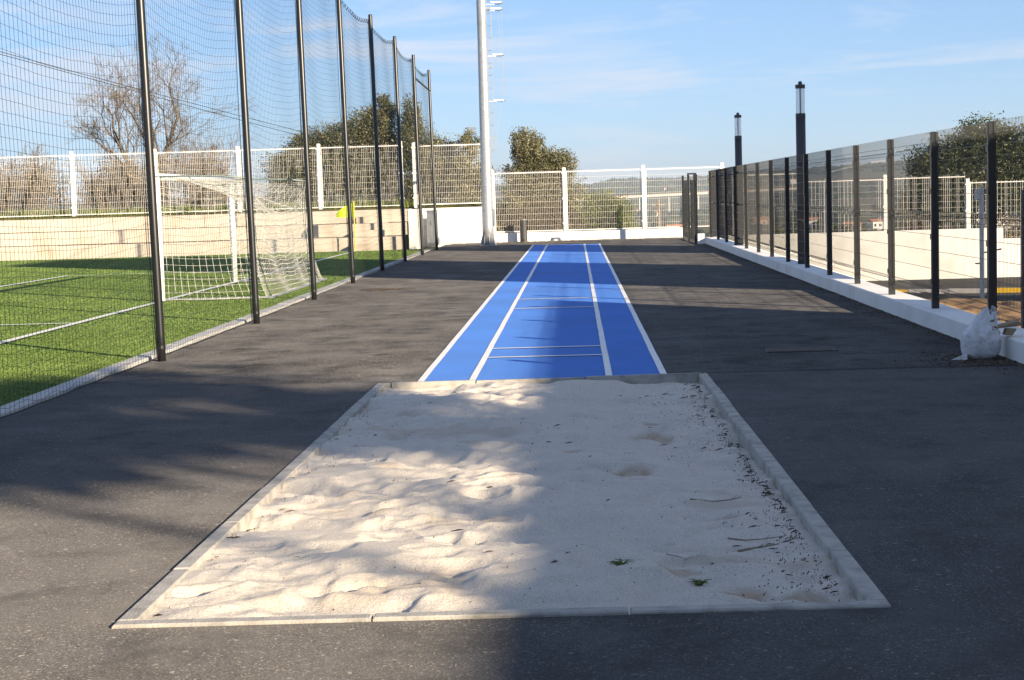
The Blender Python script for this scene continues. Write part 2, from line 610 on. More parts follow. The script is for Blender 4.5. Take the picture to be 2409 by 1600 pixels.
# terrain colours
mt, N_, L_, P_ = nmat('field_ground')
g_ = N_.new('ShaderNodeNewGeometry')
na = N_.new('ShaderNodeTexNoise')
na.inputs['Scale'].default_value = 0.012
na.inputs['Detail'].default_value = 8
na.inputs['Roughness'].default_value = 0.68
L_.new(g_.outputs['Position'], na.inputs['Vector'])
ra = ramp(N_, [(0.32, (0.045, 0.060, 0.020)), (0.46, (0.10, 0.105, 0.038)), (0.58, (0.17, 0.135, 0.075)), (0.70, (0.06, 0.08, 0.025))])
L_.new(na.outputs['Fac'], ra.inputs[0])
nb = N_.new('ShaderNodeTexNoise')
nb.inputs['Scale'].default_value = 1.4
nb.inputs['Detail'].default_value = 6
L_.new(g_.outputs['Position'], nb.inputs['Vector'])
rb = ramp(N_, [(0.35, (0.55, 0.55, 0.55)), (0.7, (1.25, 1.2, 1.1))])
L_.new(nb.outputs['Fac'], rb.inputs[0])
mm = N_.new('ShaderNodeMix')
mm.data_type = 'RGBA'
mm.blend_type = 'MULTIPLY'
mm.inputs[0].default_value = 1
L_.new(ra.outputs[0], mm.inputs[6])
L_.new(rb.outputs[0], mm.inputs[7])
L_.new(mm.outputs[2], P_.inputs['Base Color'])
P_.inputs['Roughness'].default_value = 0.95
P_.inputs['Specular IOR Level'].default_value = 0.1
M['field'] = mt


# ================================================================== STRUCTURE
def ground_z(x, y):
    x = np.asarray(x, float)
    y = np.asarray(y, float)
    r = np.hypot(x, y)
    z = np.full(x.shape, -0.10)
    # street side falls away along y
    st = sstep(4.2, 4.9, x)
    z = z + st * (-0.02 - 1.40 * sstep(20, 50, y))
    # bank behind the terraces on the left of the lamp mast
    bank = np.where(x < -5.5, sstep(55.9, 56.3, y), sstep(58.05, 58.4, y)) * sstep(-2.6, -3.4, x)
    z = z + bank * 1.42
    # land drops into the valley beyond the yard
    drop = sstep(59.5, 100, y) * sstep(-6, 2, x) * 3.6 + sstep(72, 170, y) * 4.5 + sstep(110, 420, r) * sstep(40, 120, y) * 8.5
    z = z - drop
    z = z + vnoise(x / 9, y / 9, 3) * 0.25 * sstep(60, 80, y) + vnoise(x / 90, y / 90, 4) * 2.0 * sstep(200, 500, r)
    # hills on the far side of the valley
    ax = np.where(y > 1, x / np.maximum(y, 1), 3.0)
    top = np.interp(ax, [-1.2, -0.4, -0.15, 0.0, 0.012, 0.025, 0.06, 0.10, 0.14, 0.19, 0.3, 0.6, 1.2],
                    [14, 10, 8, 9, 13, 19, 16, 19, 25, 31, 36, 40, 36])
    rise = sstep(1500, 2900, r) * (1 - 0.5 * sstep(3600, 5200, r))
    z = z + np.where(y > 0, rise * (top + 16.5) * (1 + 0.10 * vnoise(x / 260, y / 260, 5)), 0)
    return z


th = np.concatenate([np.linspace(-180, -42, 40, endpoint=False), np.linspace(-42, 42, 300), np.linspace(42, 180, 40)[1:-1]]) * math.pi / 180
rad = np.concatenate([[0.6], np.linspace(3, 52, 22), np.linspace(53, 72, 60), np.linspace(73, 160, 60), np.geomspace(164, 1400, 46), np.linspace(1450, 5200, 60), [9000, 16000]])
TT, RR = np.meshgrid(th, rad)
GX, GY = RR * np.sin(TT), RR * np.cos(TT)
GZ = ground_z(GX, GY)
nt, nrad = len(th), len(rad)
ii, jj = np.meshgrid(np.arange(nrad - 1), np.arange(nt), indexing='ij')
a_ = ii * nt + jj
b_ = ii * nt + (jj + 1) % nt
F = np.stack([a_, b_, b_ + nt, a_ + nt], -1).reshape(-1, 4)[:, ::-1]
V = np.stack([GX, GY, GZ], -1).reshape(-1, 3)
tag(npmesh('ground', V, F, M['field'], smooth=True), kind='structure')

# ---- asphalt yard with the pit left open
PNL, PNR, PFL, PFR = (-1.785, 6.13), (1.145, 6.22), (-1.74, 14.23), (1.095, 14.42)
ax0, ax1, ay0, ay1 = -4.43, 3.84, -25.0, 57.75
vs = [(ax0, ay0, 0), (ax1 + 14, ay0, 0), (ax1 + 14, 8, 0), (ax1, 8, 0), (ax1, ay1, 0), (ax0, ay1, 0)]
inner = [(PNL[0], PNL[1], 0), (PNR[0], PNR[1], 0), (PFR[0], PFR[1], 0), (PFL[0], PFL[1], 0)]
mb = MB()
mb.v = [(-14.0, ay0, 0), (PNL[0], ay0, 0), (PNR[0], ay0, 0), (ax1, ay0, 0), (18, ay0, 0),
        (ax0, PNL[1], 0), inner[0], inner[1], (ax1, PNR[1], 0), (18, PNR[1], 0),
        (ax0, PFL[1], 0), inner[3], inner[2], (ax1, PFR[1], 0),
        (ax0, ay1, 0), (PFL[0], ay1, 0), (PFR[0], ay1, 0), (ax1, ay1, 0), (-14.0, PNL[1], 0)]
mb.f = [(0, 1, 6, 5, 18), (1, 2, 7, 6), (2, 3, 8, 7), (3, 4, 9, 8),
        (5, 6, 11, 10), (7, 8, 13, 12), (10, 11, 15, 14), (11, 12, 16, 15), (12, 13, 17, 16)]
tag(mb.build('asphalt_yard', M['asphalt']), kind='structure')

# ---- artificial turf
mb = MB()
mb.face([(-32, 4, 0.004), (-4.62, 4, 0.004), (-4.62, 52.4, 0.004), (-32, 52.4, 0.004)])
turf = tag(mb.build('turf', M['turf_base']), kind='structure')


def strip(parent, name, x0, x1, y0, y1, z, mat):
    q = MB()
    q.face([(x0, y0, z), (x1, y0, z), (x1, y1, z), (x0, y1, z)])
    return q.build(name, mat, parent)


ZL = 0.022
strip(turf, 'painted_line', -6.92, -6.80, 4, 52.0, ZL, M['turf_line'])
strip(turf, 'painted_line', -30, -6.925, 51.9, 52.02, ZL, M['turf_line'])
strip(turf, 'painted_line', -12.0, -11.88, 22.7, 39.0, ZL, M['turf_line'])
strip(turf, 'painted_line', -11.875, -6.925, 38.9, 39.0, ZL, M['turf_line'])
strip(turf, 'painted_line', -11.875, -6.925, 22.63, 22.73, ZL, M['turf_line'])
strip(turf, 'painted_line', -23.0, -22.88, 12, 46.0, ZL, M['turf_line'])
# blades (only where they can be told from a flat sheet)
nb_ = 330000
yy = 11.5 + (nr.uniform(0, 1, nb_) ** 1.45) * 41
xx = -4.64 - nr.uniform(0, 1, nb_) ** 1.15 * np.minimum(0.36 * yy - 3.3, 15)
ok = xx > -0.35 * yy - 0.6
xx, yy = xx[ok], yy[ok]
k = len(xx)
ang = nr.uniform(0, 2 * math.pi, k)
hgt = nr.uniform(0.006, 0.014, k) * (1 + yy / 70)
wid = 0.0035 + yy * 0.00022
lx, ly = nr.normal(0, 0.010, k), nr.normal(0, 0.010, k)
dx, dy = np.cos(ang) * wid, np.sin(ang) * wid
P3 = np.stack([np.stack([xx - dx, yy - dy, np.full(k, 0.003)], -1), np.stack([xx + dx, yy + dy, np.full(k, 0.003)], -1),
               np.stack([xx + lx, yy + ly, hgt], -1)], 1).reshape(-1, 3)
online = (np.abs(xx + 6.86) < 0.06) | ((np.abs(xx + 11.94) < 0.06) & (yy > 22.7) & (yy < 39)) | (((np.abs(yy - 38.95) < 0.05) | (np.abs(yy - 22.68) < 0.05)) & (xx > -11.9) & (xx < -6.9))
keep = np.repeat(~online, 3)
P3 = P3[keep]
kk = (~online).sum()
tone = np.clip(0.5 + nr.normal(0, 0.13, k) + 0.12 * vnoise(xx * 1.5, yy * 1.5, 8), 0, 1)[~online]
tag(npmesh('turf_blades', P3, np.arange(kk * 3).reshape(-1, 3), M['blade'], attr=tone),
    'short green artificial turf blades covering the football pitch', 'turf', kind='stuff')

# ---- runway
ry0l, ry0r, ry1l, ry1r = 14.262, 14.405, 53.3, 52.9
mb = MB()
nseg = 60


def wob(x, y, a=0.008, sd_=1.0):
    a = a * 0.12
    return x + a * math.sin(y * 1.9 + sd_) + a * 0.7 * math.sin(y * 4.3 + sd_ * 2.1)


rows = []
for i in range(nseg + 1):
    t = i / nseg
    yl, yr = lin(ry0l, ry1l, t), lin(ry0r, ry1r, t)
    rows.append(((wob(-1.405, yl, 0.006), yl, 0.004), (wob(0.755, yr, 0.006, 2), yr, 0.004)))
for a, b in zip(rows, rows[1:]):
    mb.face([a[0], a[1], b[1], b[0]])
runway = tag(mb.build('runway', M['rubber']), kind='structure')
for cx, w, s in ((-1.372, 0.058, 0.5), (-0.925, 0.058, 1.7), (0.252, 0.058, 3.1), (0.722, 0.058, 4.4)):
    mb = MB()
    tt = (cx + 1.4) / 2.16
    prev = None
    for i in range(140 + 1):
        t = i / 140
        y = lin(lin(ry0l, ry0r, tt) + 0.004, lin(ry1l, ry1r, tt), t)
        c = wob(cx, y, 0.009, s)
        cur = ((c - w / 2, y, 0.008), (c + w / 2, y, 0.008))
        if prev:
            mb.face([prev[0], prev[1], cur[1], cur[0]])
        prev = cur
    mb.build('lane_line', M['white_line'], runway)
for y, w in ((25.44, 0.085), (23.35, 0.085), (17.28, 0.07), (16.32, 0.07)):
    strip(runway, 'board_line', -0.893, 0.220, y - w / 2, y + w / 2, 0.0115, M['white_line'])

# ---- the street beyond the charcoal fence
mb = MB()
prev = None
for i in range(27):
    y = lin(10.0, 54.2, i / 26)
    z = float(ground_z(np.array([8.0]), np.array([y]))[0]) + 0.05
    cur = ((5.9, y, z), (40, y, z))
    if prev:
        mb.face([prev[0], prev[1], cur[1], cur[0]])
    prev = cur
road = tag(mb.build('road', M['road']), kind='structure')


def street_z(y):
    return float(ground_z(np.array([8.0]), np.array([y]))[0]) + 0.05


def road_strip(name, pts, w, dz, mat, parent):
    q = MB()
    pr = None
    for x, y in pts:
        cu = ((x, y - w / 2, street_z(y - w / 2) + dz), (x, y + w / 2, street_z(y + w / 2) + dz))
        if pr:
            q.face([pr[0], cu[0], cu[1], pr[1]])
        pr = cu
    return q.build(name, mat, parent)


for x0 in (8.3, 10.2, 12.1):
    road_strip('painted_line', [(x0, 38.8 - (x0 - 8.3) * 0.25), (x0 + 1.2, 38.4 - (x0 - 8.3) * 0.25)], 0.14, 0.006, M['white_line'], road)
road_strip('painted_line', [(8.9, 36.6), (13.0, 34.8)], 0.14, 0.006, M['white_line'], road)
# strip of bare soil between low wall and road, lumpy
sx, sy = np.meshgrid(np.linspace(4.22, 6.3, 44), np.linspace(9, 53.6, 420))
sz = ground_z(np.full(sx.shape, 8.0), sy) + 0.11 + 0.05 * vnoise(sx * 3, sy * 3, 21) + 0.03 * vnoise(sx * 9, sy * 9, 22)
sz = sz - 0.10 * sstep(5.6, 6.3, sx) + 0.10 * sstep(4.6, 4.22, sx)
n0, n1 = sx.shape
ii, jj = np.meshgrid(np.arange(n0 - 1), np.arange(n1 - 1), indexing='ij')
a_ = ii * n1 + jj
F = np.stack([a_, a_ + 1, a_ + n1 + 1, a_ + n1], -1).reshape(-1, 4)
tag(npmesh('soil_verge', np.stack([sx, sy, sz], -1).reshape(-1, 3), F, M['soil'], smooth=True), kind='structure')

# ================================================================== SAND PIT
pit = empty('sand_pit_border', (lin(PNL[0], PNR[0], 0.5), 6.17, 0))
tag(pit, 'pale concrete kerb stones framing the long jump sand pit', 'kerb')
KW = 0.078


def pq(u, v):
    """pit rectangle in its own units: u across 0..1, v along 0..1"""
    x = lin(lin(PNL[0], PNR[0], u), lin(PFL[0], PFR[0], u), v)
    y = lin(lin(PNL[1], PNR[1], u), lin(PFL[1], PFR[1], u), v)
    return x, y


ku, kv = KW / 2.88, KW / 8.15


def stone(u0, u1, v0, v1, dz=0.0):
    q = MB()
    c = [pq(u0, v0), pq(u1, v0), pq(u1, v1), pq(u0, v1)]
    cx = sum(p[0] for p in c) / 4
    cy = sum(p[1] for p in c) / 4
    z0, z1, ch = -0.24, 0.014 + dz, 0.007
    sh = [(cx + (x - cx) * (1 - ch / max(abs(x - cx), 0.02)), cy + (y - cy) * (1 - ch / max(abs(y - cy), 0.02))) for x, y in c]
    b = [(x, y, z0) for x, y in c]
    m_ = [(x, y, z1 - ch) for x, y in c]
    t_ = [(x, y, z1) for x, y in sh]
    q.v = b + m_ + t_
    for r_ in (0, 4):
        for i in range(4):
            j = (i + 1) % 4
            q.f.append((r_ + i, r_ + j, r_ + 4 + j, r_ + 4 + i))
    q.f.append((8, 9, 10, 11))
    q.mi = [0] * 9
    o = q.build('kerb_stone', M['kerb'])
    o.parent = pit
    o.matrix_parent_inverse = Matrix.Translation(pit.location).inverted()
    return o


jt = 0.0006
cuts = [kv, 0.118, 0.245, 0.37, 0.49, 0.615, 0.74, 0.865, 1 - kv + 0.004]
for a, b in zip(cuts, cuts[1:]):
    stone(0, ku, a + jt, b - jt, rng.uniform(-0.004, 0.004))
    stone(1 - ku, 1, a + jt, b - jt, rng.uniform(-0.004, 0.006))
for a, b in ((0, 0.335), (0.335, 0.665), (0.665, 1.0)):
    stone(a + jt * 2, b - jt * 2, 0, kv - jt, rng.uniform(-0.004, 0.002))
for a, b in ((0.0, 0.045), (0.045, 0.30), (0.30, 0.63), (0.63, 0.985), (0.985, 1.0)):
    stone(a + jt * 3, b - jt * 3, 1 - kv + 0.005, 1.0, rng.uniform(-0.003, 0.003))

# sand surface
nu, nv = 230, 620
uu, vv = np.meshgrid(np.linspace(ku - 0.002, 1 - ku + 0.002, nu), np.linspace(kv - 0.001, 1 - kv + 0.006, nv))
SX = (PNL[0] * (1 - uu) + PNR[0] * uu) * (1 - vv) + (PFL[0] * (1 - uu) + PFR[0] * uu) * vv
SY = (PNL[1] * (1 - uu) + PNR[1] * uu) * (1 - vv) + (PFL[1] * (1 - uu) + PFR[1] * uu) * vv
wx = SX + 0.08 * vnoise(SX * 2.5, SY * 2.5, 31)
wy = SY + 0.08 * vnoise(SX * 2.5, SY * 2.5, 32)
SZ = 0.036 * vnoise(wx * 1.5, wy * 2.2, 33) + 0.025 * vnoise(wx * 3.4, wy * 5.0, 34) + 0.014 * vnoise(wx * 8, wy * 11, 35)
SZ += 0.0022 * vnoise(wx * 30, wy * 30, 36) + 0.0014 * vnoise(SX * 70, SY * 70, 37)
ridge = 1 - np.abs(vnoise(wx * 2.1, wy * 3.0, 38))
SZ += 0.018 * ridge ** 4 + 0.009 * (1 - np.abs(vnoise(wx * 4.6, wy * 6.4, 42))) ** 3
damp = np.zeros_like(SZ)
fr = random.Random(5)
for i in range(95):
    fx, fy = fr.uniform(-1.6, 1.0), fr.uniform(6.4, 14.1)
    fa = fr.uniform(0, math.pi)
    L0, W0 = fr.uniform(0.09, 0.17), fr.uniform(0.05, 0.09)
    ddx, ddy = SX - fx, SY - fy
    p_ = (ddx * math.cos(fa) + ddy * math.sin(fa)) / L0
    q_ = (-ddx * math.sin(fa) + ddy * math.cos(fa)) / W0
    d2 = p_ * p_ + q_ * q_
    dep = fr.uniform(0.010, 0.030)
    SZ += -dep * np.exp(-d2 ** 1.5) + dep * 0.5 * np.exp(-((np.sqrt(d2) - 1.5) / 0.42) ** 2) * (0.6 + 0.4 * p_ / (1 + np.abs(p_)))
for fx, fy, L0, W0, fa in ((0.30, 7.62, 0.11, 0.10, 0.2), (0.38, 6.95, 0.10, 0.075, 0.4), (0.62, 6.62, 0.17, 0.08, 0.25), (0.28, 9.6, 0.12, 0.09, 0.1),
                           (0.68, 8.15, 0.13, 0.05, 0.0), (0.45, 10.9, 0.13, 0.09, 0), (0.85, 6.5, 0.12, 0.05, 0), (-0.4, 9.3, 0.16, 0.06, .3), (0.6, 11.6, .15, .08, .2), (-0.1, 10.3, .16, .08, 0)):
    p_ = ((SX - fx) * math.cos(fa) + (SY - fy) * math.sin(fa)) / L0
    q_ = (-(SX - fx) * math.sin(fa) + (SY - fy) * math.cos(fa)) / W0
    d2 = (p_ * p_ + q_ * q_) * (1 + 0.55 * vnoise(SX * 9, SY * 9, 43) + 0.3 * vnoise(SX * 21, SY * 21, 44))
    SZ += -0.010 * np.exp(-d2 ** 2) + 0.009 * np.exp(-((np.sqrt(d2) - 1.35) / 0.3) ** 2)
    damp = np.maximum(damp, np.exp(-d2 ** 3) * (0.75 + 0.3 * vnoise(SX * 22, SY * 22, 39)))
edge = np.minimum.reduce([(uu - ku) * 2.88, (1 - ku - uu) * 2.88, (vv - kv) * 8.15, (1 - kv - vv) * 8.15])
SZ = SZ - 0.014 - 0.036 * sstep(0.0, 1.0, (uu - 0.55) / 0.4) - 0.012 * sstep(0.25, 0.0, edge) - 0.02 * sstep(0.9, 1.0, vv) + 0.018 * sstep(0.25, 0.0, vv)
SZ = np.minimum(SZ, 0.004 + 0.05 * np.maximum(edge, 0))
damp = np.clip(damp + 0.35 * sstep(0.3, 0.75, vnoise(SX * 1.7, SY * 3.2, 40)) * sstep(-0.5, 0.3, vnoise(SX * 7, SY * 9, 41)), 0, 1)
ii, jj = np.meshgrid(np.arange(nv - 1), np.arange(nu - 1), indexing='ij')
a_ = ii * nu + jj
F = np.stack([a_, a_ + 1, a_ + nu + 1, a_ + nu], -1).reshape(-1, 4)
tag(npmesh('sand', np.stack([SX, SY, SZ], -1).reshape(-1, 3), F, M['sand'], smooth=True, attr=damp.ravel()),
    'pale trodden sand filling the long jump pit', 'sand', kind='stuff')


def sand_z(x, y):
    i = np.clip(((y - 6.17) / 8.2 - kv) / (1 - 2 * kv) * (nv - 1), 0, nv - 1).astype(int)
    j = np.clip(((x + 1.765) / 2.88 - ku) / (1 - 2 * ku) * (nu - 1), 0, nu - 1).astype(int)
    return SZ[i, j]


# dry needles, bark and seed litter on the sand, thick along the right-hand kerb
nl = 1900
right = nr.uniform(0, 1, nl) < 0.80
ly_ = nr.uniform(6.3, 14.2, nl)
clus = sstep(-0.35, 0.55, vnoise(ly_ * 2.6, ly_ * 0 + 3.3, 55))
lx_ = np.where(right, 1.02 - (ly_ - 6.2) * 0.006 - nr.exponential(0.11, nl) * (0.25 + 1.3 * clus), nr.uniform(-1.66, 1.0, nl))
left = (~right) & (nr.uniform(0, 1, nl) < 0.35)
lx_ = np.where(left, -1.68 + (ly_ - 6.2) * 0.005 + nr.exponential(0.07, nl), lx_)
la = nr.normal(0, 0.9, nl) + 0.1
ll = np.where(nr.uniform(0, 1, nl) < 0.13, nr.uniform(0.010, 0.034, nl), nr.uniform(0.0016, 0.0055, nl))
lw = nr.uniform(0.0006, 0.0015, nl)
lz = sand_z(lx_, ly_) + 0.003
c_, s_ = np.cos(la), np.sin(la)
ex, ey = c_ * ll, s_ * ll
fx_, fy_ = -s_ * lw, c_ * lw
zz = nr.uniform(0, 0.010, nl)
pts = np.stack([np.stack([lx_ - ex - fx_, ly_ - ey - fy_, lz], -1), np.stack([lx_ + ex - fx_, ly_ + ey - fy_, lz + zz], -1),
                np.stack([lx_ + ex + fx_, ly_ + ey + fy_, lz + zz], -1), np.stack([lx_ - ex + fx_, ly_ - ey + fy_, lz + 0.003], -1),
                np.stack([lx_, ly_, lz + 0.004 + zz], -1)], 1).reshape(-1, 3)
base = np.arange(nl)[:, None] * 5
F = (base[:, None, :] + np.array([[0, 1, 4], [1, 2, 4], [2, 3, 4], [3, 0, 4]])[None]).reshape(-1, 3)
tag(npmesh('sand_litter', pts, F, M['litter'], attr=np.repeat(nr.uniform(0, 1, nl) ** 1.4, 4)),
    'dry needles and bark bits strewn over the sand', 'litter', kind='stuff')


def twig_thing(pts, r, label):
    q = MB()
    pts = [(x, y, float(sand_z(np.array([x]), np.array([y]))[0]) + z) for x, y, z in pts]
    q.tube(pts, [r * (1 - 0.6 * i / (len(pts) - 1)) for i in range(len(pts))], 5)
    c = pts[len(pts) // 2]
    for s in (-1, 1):
        q.tube([c, (c[0] + 0.03, c[1] + 0.025 * s, c[2] + 0.012)], [r * 0.5, r * 0.2], 4)
    return tag(q.build('twig', M['twig'], loc=pts[0]), label, 'twig')


twig_thing([(0.66, 7.66, .004), (0.74, 7.65, .008), (0.83, 7.67, .010), (0.93, 7.69, .012)], 0.004, 'long straight dry twig on the sand against the right kerb')
twig_thing([(0.69, 7.49, .004), (0.78, 7.47, .010), (0.88, 7.51, .012)], 0.007, 'thick brown bark strip on the sand below a straight twig')
twig_thing([(0.55, 8.55, .004), (0.66, 8.50, .006), (0.76, 8.56, .010), (0.82, 8.62, .012)], 0.005, 'curved twig with bark on the sand beside the right kerb')
twig_thing([(0.36, 7.32, .004), (0.42, 7.28, .005), (0.44, 7.20, .004), (0.42, 7.12, .002)], 0.0022, 'thin hooked twig lying alone in the middle of shaded sand')
twig_thing([(-1.02, 8.85, .004), (-0.93, 8.83, .006), (-0.86, 8.87, .004)], 0.0035, 'short dark twig on the sand at the edge of the shade')


def weed(x, y, s, label):
    q = MB()
    z = float(sand_z(np.array([x]), np.array([y]))[0]) + 0.004
    r_ = random.Random(int(x * 1000))
    for i in range(26):
        a = r_.uniform(0, 6.28)
        l = r_.uniform(0.5, 1) * s
        p = [(x + r_.uniform(-.2, .2) * s, y + r_.uniform(-.2, .2) * s, z)]
        p.append((p[0][0] + math.cos(a) * l * .45, p[0][1] + math.sin(a) * l * .45, z + l * .4))
        p.append((p[0][0] + math.cos(a) * l, p[0][1] + math.sin(a) * l, z + l * .35))
        q.tube(p, [0.003, 0.0025, 0.001], 3)
    return tag(q.build('weed_tuft', M['leaf_bright_plain'], loc=(x, y, z)), label, 'weed')


M['leaf_bright_plain'] = pm('weed_green', (0.09, 0.13, 0.02), 0.7, 0.3, 30)
weed(0.150, 6.93, 0.060, 'small green weed tuft in sand, left one of a pair')
weed(0.465, 6.78, 0.05, 'green weed tuft in sand with a dark stalk nearer the kerb corner')


# ================================================================== TURF EDGE AND BALL-STOP NET
edge_t = tag(empty('turf_edging', (-4.52, 12, 0)), 'pale grey concrete block edging between turf and asphalt', 'edging')
blk = None
for i in range(42):
    y = 10.05 + i
    if blk is None:
        q = MB()
        q.bbox(-0.095, 0.095, -0.494, 0.494, -0.15, 0.032, 0.008)
        blk = q.build('kerb_block', M['kerb2'], edge_t)
        o = blk
    else:
        o = blk.copy()
        COL.objects.link(o)
    o.location = (rng.uniform(-.004, .004), y - 12, rng.uniform(-.004, .003))
    o.rotation_euler = (0, 0, rng.uniform(-.003, .003))

net_f = tag(empty('ball_stop_fence', (-4.3, 16.92, 0)), 'tall charcoal round posts carrying dark ball-stop netting beside the pitch', 'fence')
NPY = [11.9, 16.92, 21.94, 26.98, 32.05, 37.41, 42.52, 47.09, 51.06]
NPX = [-4.27, -4.26, -4.24, -4.26, -4.30, -4.345, -4.355, -4.33, -4.25]
NTZ = [5.68, 5.68, 5.68, 5.68, 5.67, 5.66, 5.66, 5.57, 5.44]
for i, (x, y, z) in enumerate(zip(NPX, NPY, NTZ)):
    q = MB()
    lean = -0.013
    q.lathe([(0.044, -0.3), (0.044, 0.28), (0.044, z - 0.02), (0.038, z)], 14)
    q.v = [(a + lean * c, b, c) for a, b, c in q.v]
    o = q.build('post', M['black_steel'], net_f, smooth=False)
    for pl in o.data.polygons:
        pl.use_smooth = len(pl.vertices) == 4
    o.location = (x + 4.3, y - 16.92, 0)
    q = MB()
    q.lathe([(0.049, 0.13), (0.049, 0.16)], 14)
    q.v = [(a + lean * c, b, c) for a, b, c in q.v]
    q.build('collar', M['black_steel'], o)


def net_sag(t, z, i):
    return -(0.20 if i < 7 else 0.14) * 4 * t * (1 - t) * (0.25 + 0.75 * z / 5.6)


def net_panel(i):
    y0, y1 = NPY[i] + 0.02, NPY[i + 1] - 0.02
    L0 = y1 - y0
    q = MB()
    nx = -0.060
    r0 = 0.0017
    zt = min(NTZ[i], NTZ[i + 1]) - 0.10
    rows_ = int(round(zt / 0.1))
    cols = int(round(L0 / 0.1))
    pr = random.Random(100 + i)
    ph = [pr.uniform(0, 6.28) for _ in range(6)]

    def P(u, z):
        t = u / L0
        x = lin(NPX[i], NPX[i + 1], t) + nx - 0.013 * z
        wv = 0.006 * math.sin(u * 3.1 + ph[0] + z) + 0.003 * math.sin(u * 7.7 + ph[1] - z * 2)
        zz_ = z + net_sag(t, z, i) + wv * (0.4 + 0.6 * min(1, z))
        if z < 1.2:
            zz_ += (1.2 - z) * 0.018 * math.sin(u * 9 + ph[3] + z * 11)
        x += 0.012 * math.sin(u * 2.2 + z * 1.3 + ph[4])
        return (x, y0 + u, max(zz_, 0.035 + 0.004 * math.sin(u * 6)))
    for c in range(cols + 1):
        u = c * L0 / cols
        q.tube([P(u, z) for z in np.linspace(0.02, zt, 15)], r0, 3, cap=False)
    for k_ in range(rows_ + 1):
        z = 0.02 + k_ * (zt - 0.02) / rows_
        q.tube([P(u, z) for u in np.linspace(0, L0, 27)], r0 * (1.0 if k_ else 3.0), 3, cap=False)
    # head cable and the loops that hang the net on it
    cab = []
    for u in np.linspace(0, L0, 27):
        t = u / L0
        p = P(u, zt)
        cab.append((p[0], p[1], lin(NTZ[i], NTZ[i + 1], t) - 0.10 - 0.15 * 4 * t * (1 - t)))
    nlp = 15
    for c in range(nlp):
        u0, u1 = c * L0 / nlp, (c + 1) * L0 / nlp
        arc = []
        for s in np.linspace(0, 1, 9):
            u = lin(u0, u1, s)
            t = u / L0
            zc = lin(NTZ[i], NTZ[i + 1], t) - 0.10 - 0.15 * 4 * t * (1 - t)
            arc.append((P(u, zt)[0], y0 + u, zc - 0.085 * math.sin(math.pi * s)))
        q.tube(arc, 0.006, 4, cap=False)
    q.tube(cab, 0.004, 4, cap=False)
    # net edge laced to the posts
    for u in (0.03, L0 - 0.03):
        q.tube([P(u, z) for z in np.linspace(0.02, zt, 12)], 0.004, 3, cap=False)
    o = q.build('net', M['cord'])
    o.parent = net_f
    o.matrix_parent_inverse = Matrix.Translation(net_f.location).inverted()
    tag(o, kind='stuff')


for i in range(8):
    net_panel(i)
q = MB()
q.tube([(-4.33 + 4.3 - .064, 47.09 - 16.92, 4.95), (-4.25 + 4.3 - .064, 51.06 - 16.92, 4.82)], 0.028, 8)
q.build('crossbar', M['black_steel'], net_f)

# ================================================================== GOAL
goal = tag(empty('football_goal', (-6.88, 30.5, 0)), 'white football goal with sagging white net on the turf', 'goal')
GY0, GY1 = -2.98, 3.02
for y in (GY0, GY1):
    q = MB()
    q.lathe([(0.058, 0.0), (0.058, 2.06)], 14, (0, y))
    q.build('goal_post', M['goal_white'], goal, smooth=True)
q = MB()
q.tube([(0, GY0, 2.06), (0, GY1, 2.06)], 0.058, 14)
q.build('crossbar', M['goal_white'], goal, smooth=True)
for y in (GY0, GY1):
    q = MB()
    q.tube([(0.0, y, 2.06), (0.5, y, 2.06), (1.1, y, 2.04), (1.5, y, 2.0)], 0.017, 6)
    q.build('net_arm', M['goal_blue'], goal, smooth=True)
q = MB()
q.tube([(0.0, GY0, 0.03), (1.85, GY0, 0.03), (1.85, GY1, 0.03), (0, GY1, 0.03)], 0.02, 6)
q.build('ground_frame', M['galv'], goal)
# net: top and back in one sheet, two sides
q = MB()
gr = 0.0041


def backP(y, s):
    """s 0..1 crossbar to ground; y along the goal"""
    t = (y - GY0) / (GY1 - GY0)
    sag = 4 * t * (1 - t)
    if s < 0.42:
        k_ = s / 0.42
        x = 1.50 * k_
        z = 2.08 - 0.10 * k_ - sag * 0.62 * k_ ** 1.3 - 0.06 * math.sin(math.pi * k_) - (0.10 * math.sin(y * 5) * k_ * sag * 0.4)
    else:
        k_ = (s - 0.42) / 0.58
        ztop = 1.98 - sag * 0.62 - (0.10 * math.sin(y * 5) * sag * 0.4)
        x = 1.50 + 0.27 * k_ ** 2.4 + 0.03 * math.sin(y * 3.1) * k_ - 0.05 * math.sin(k_ * math.pi)
        z = ztop * (1 - k_) + 0.03
    return (x, y + 0.02 * math.sin(s * 9 + y), z)


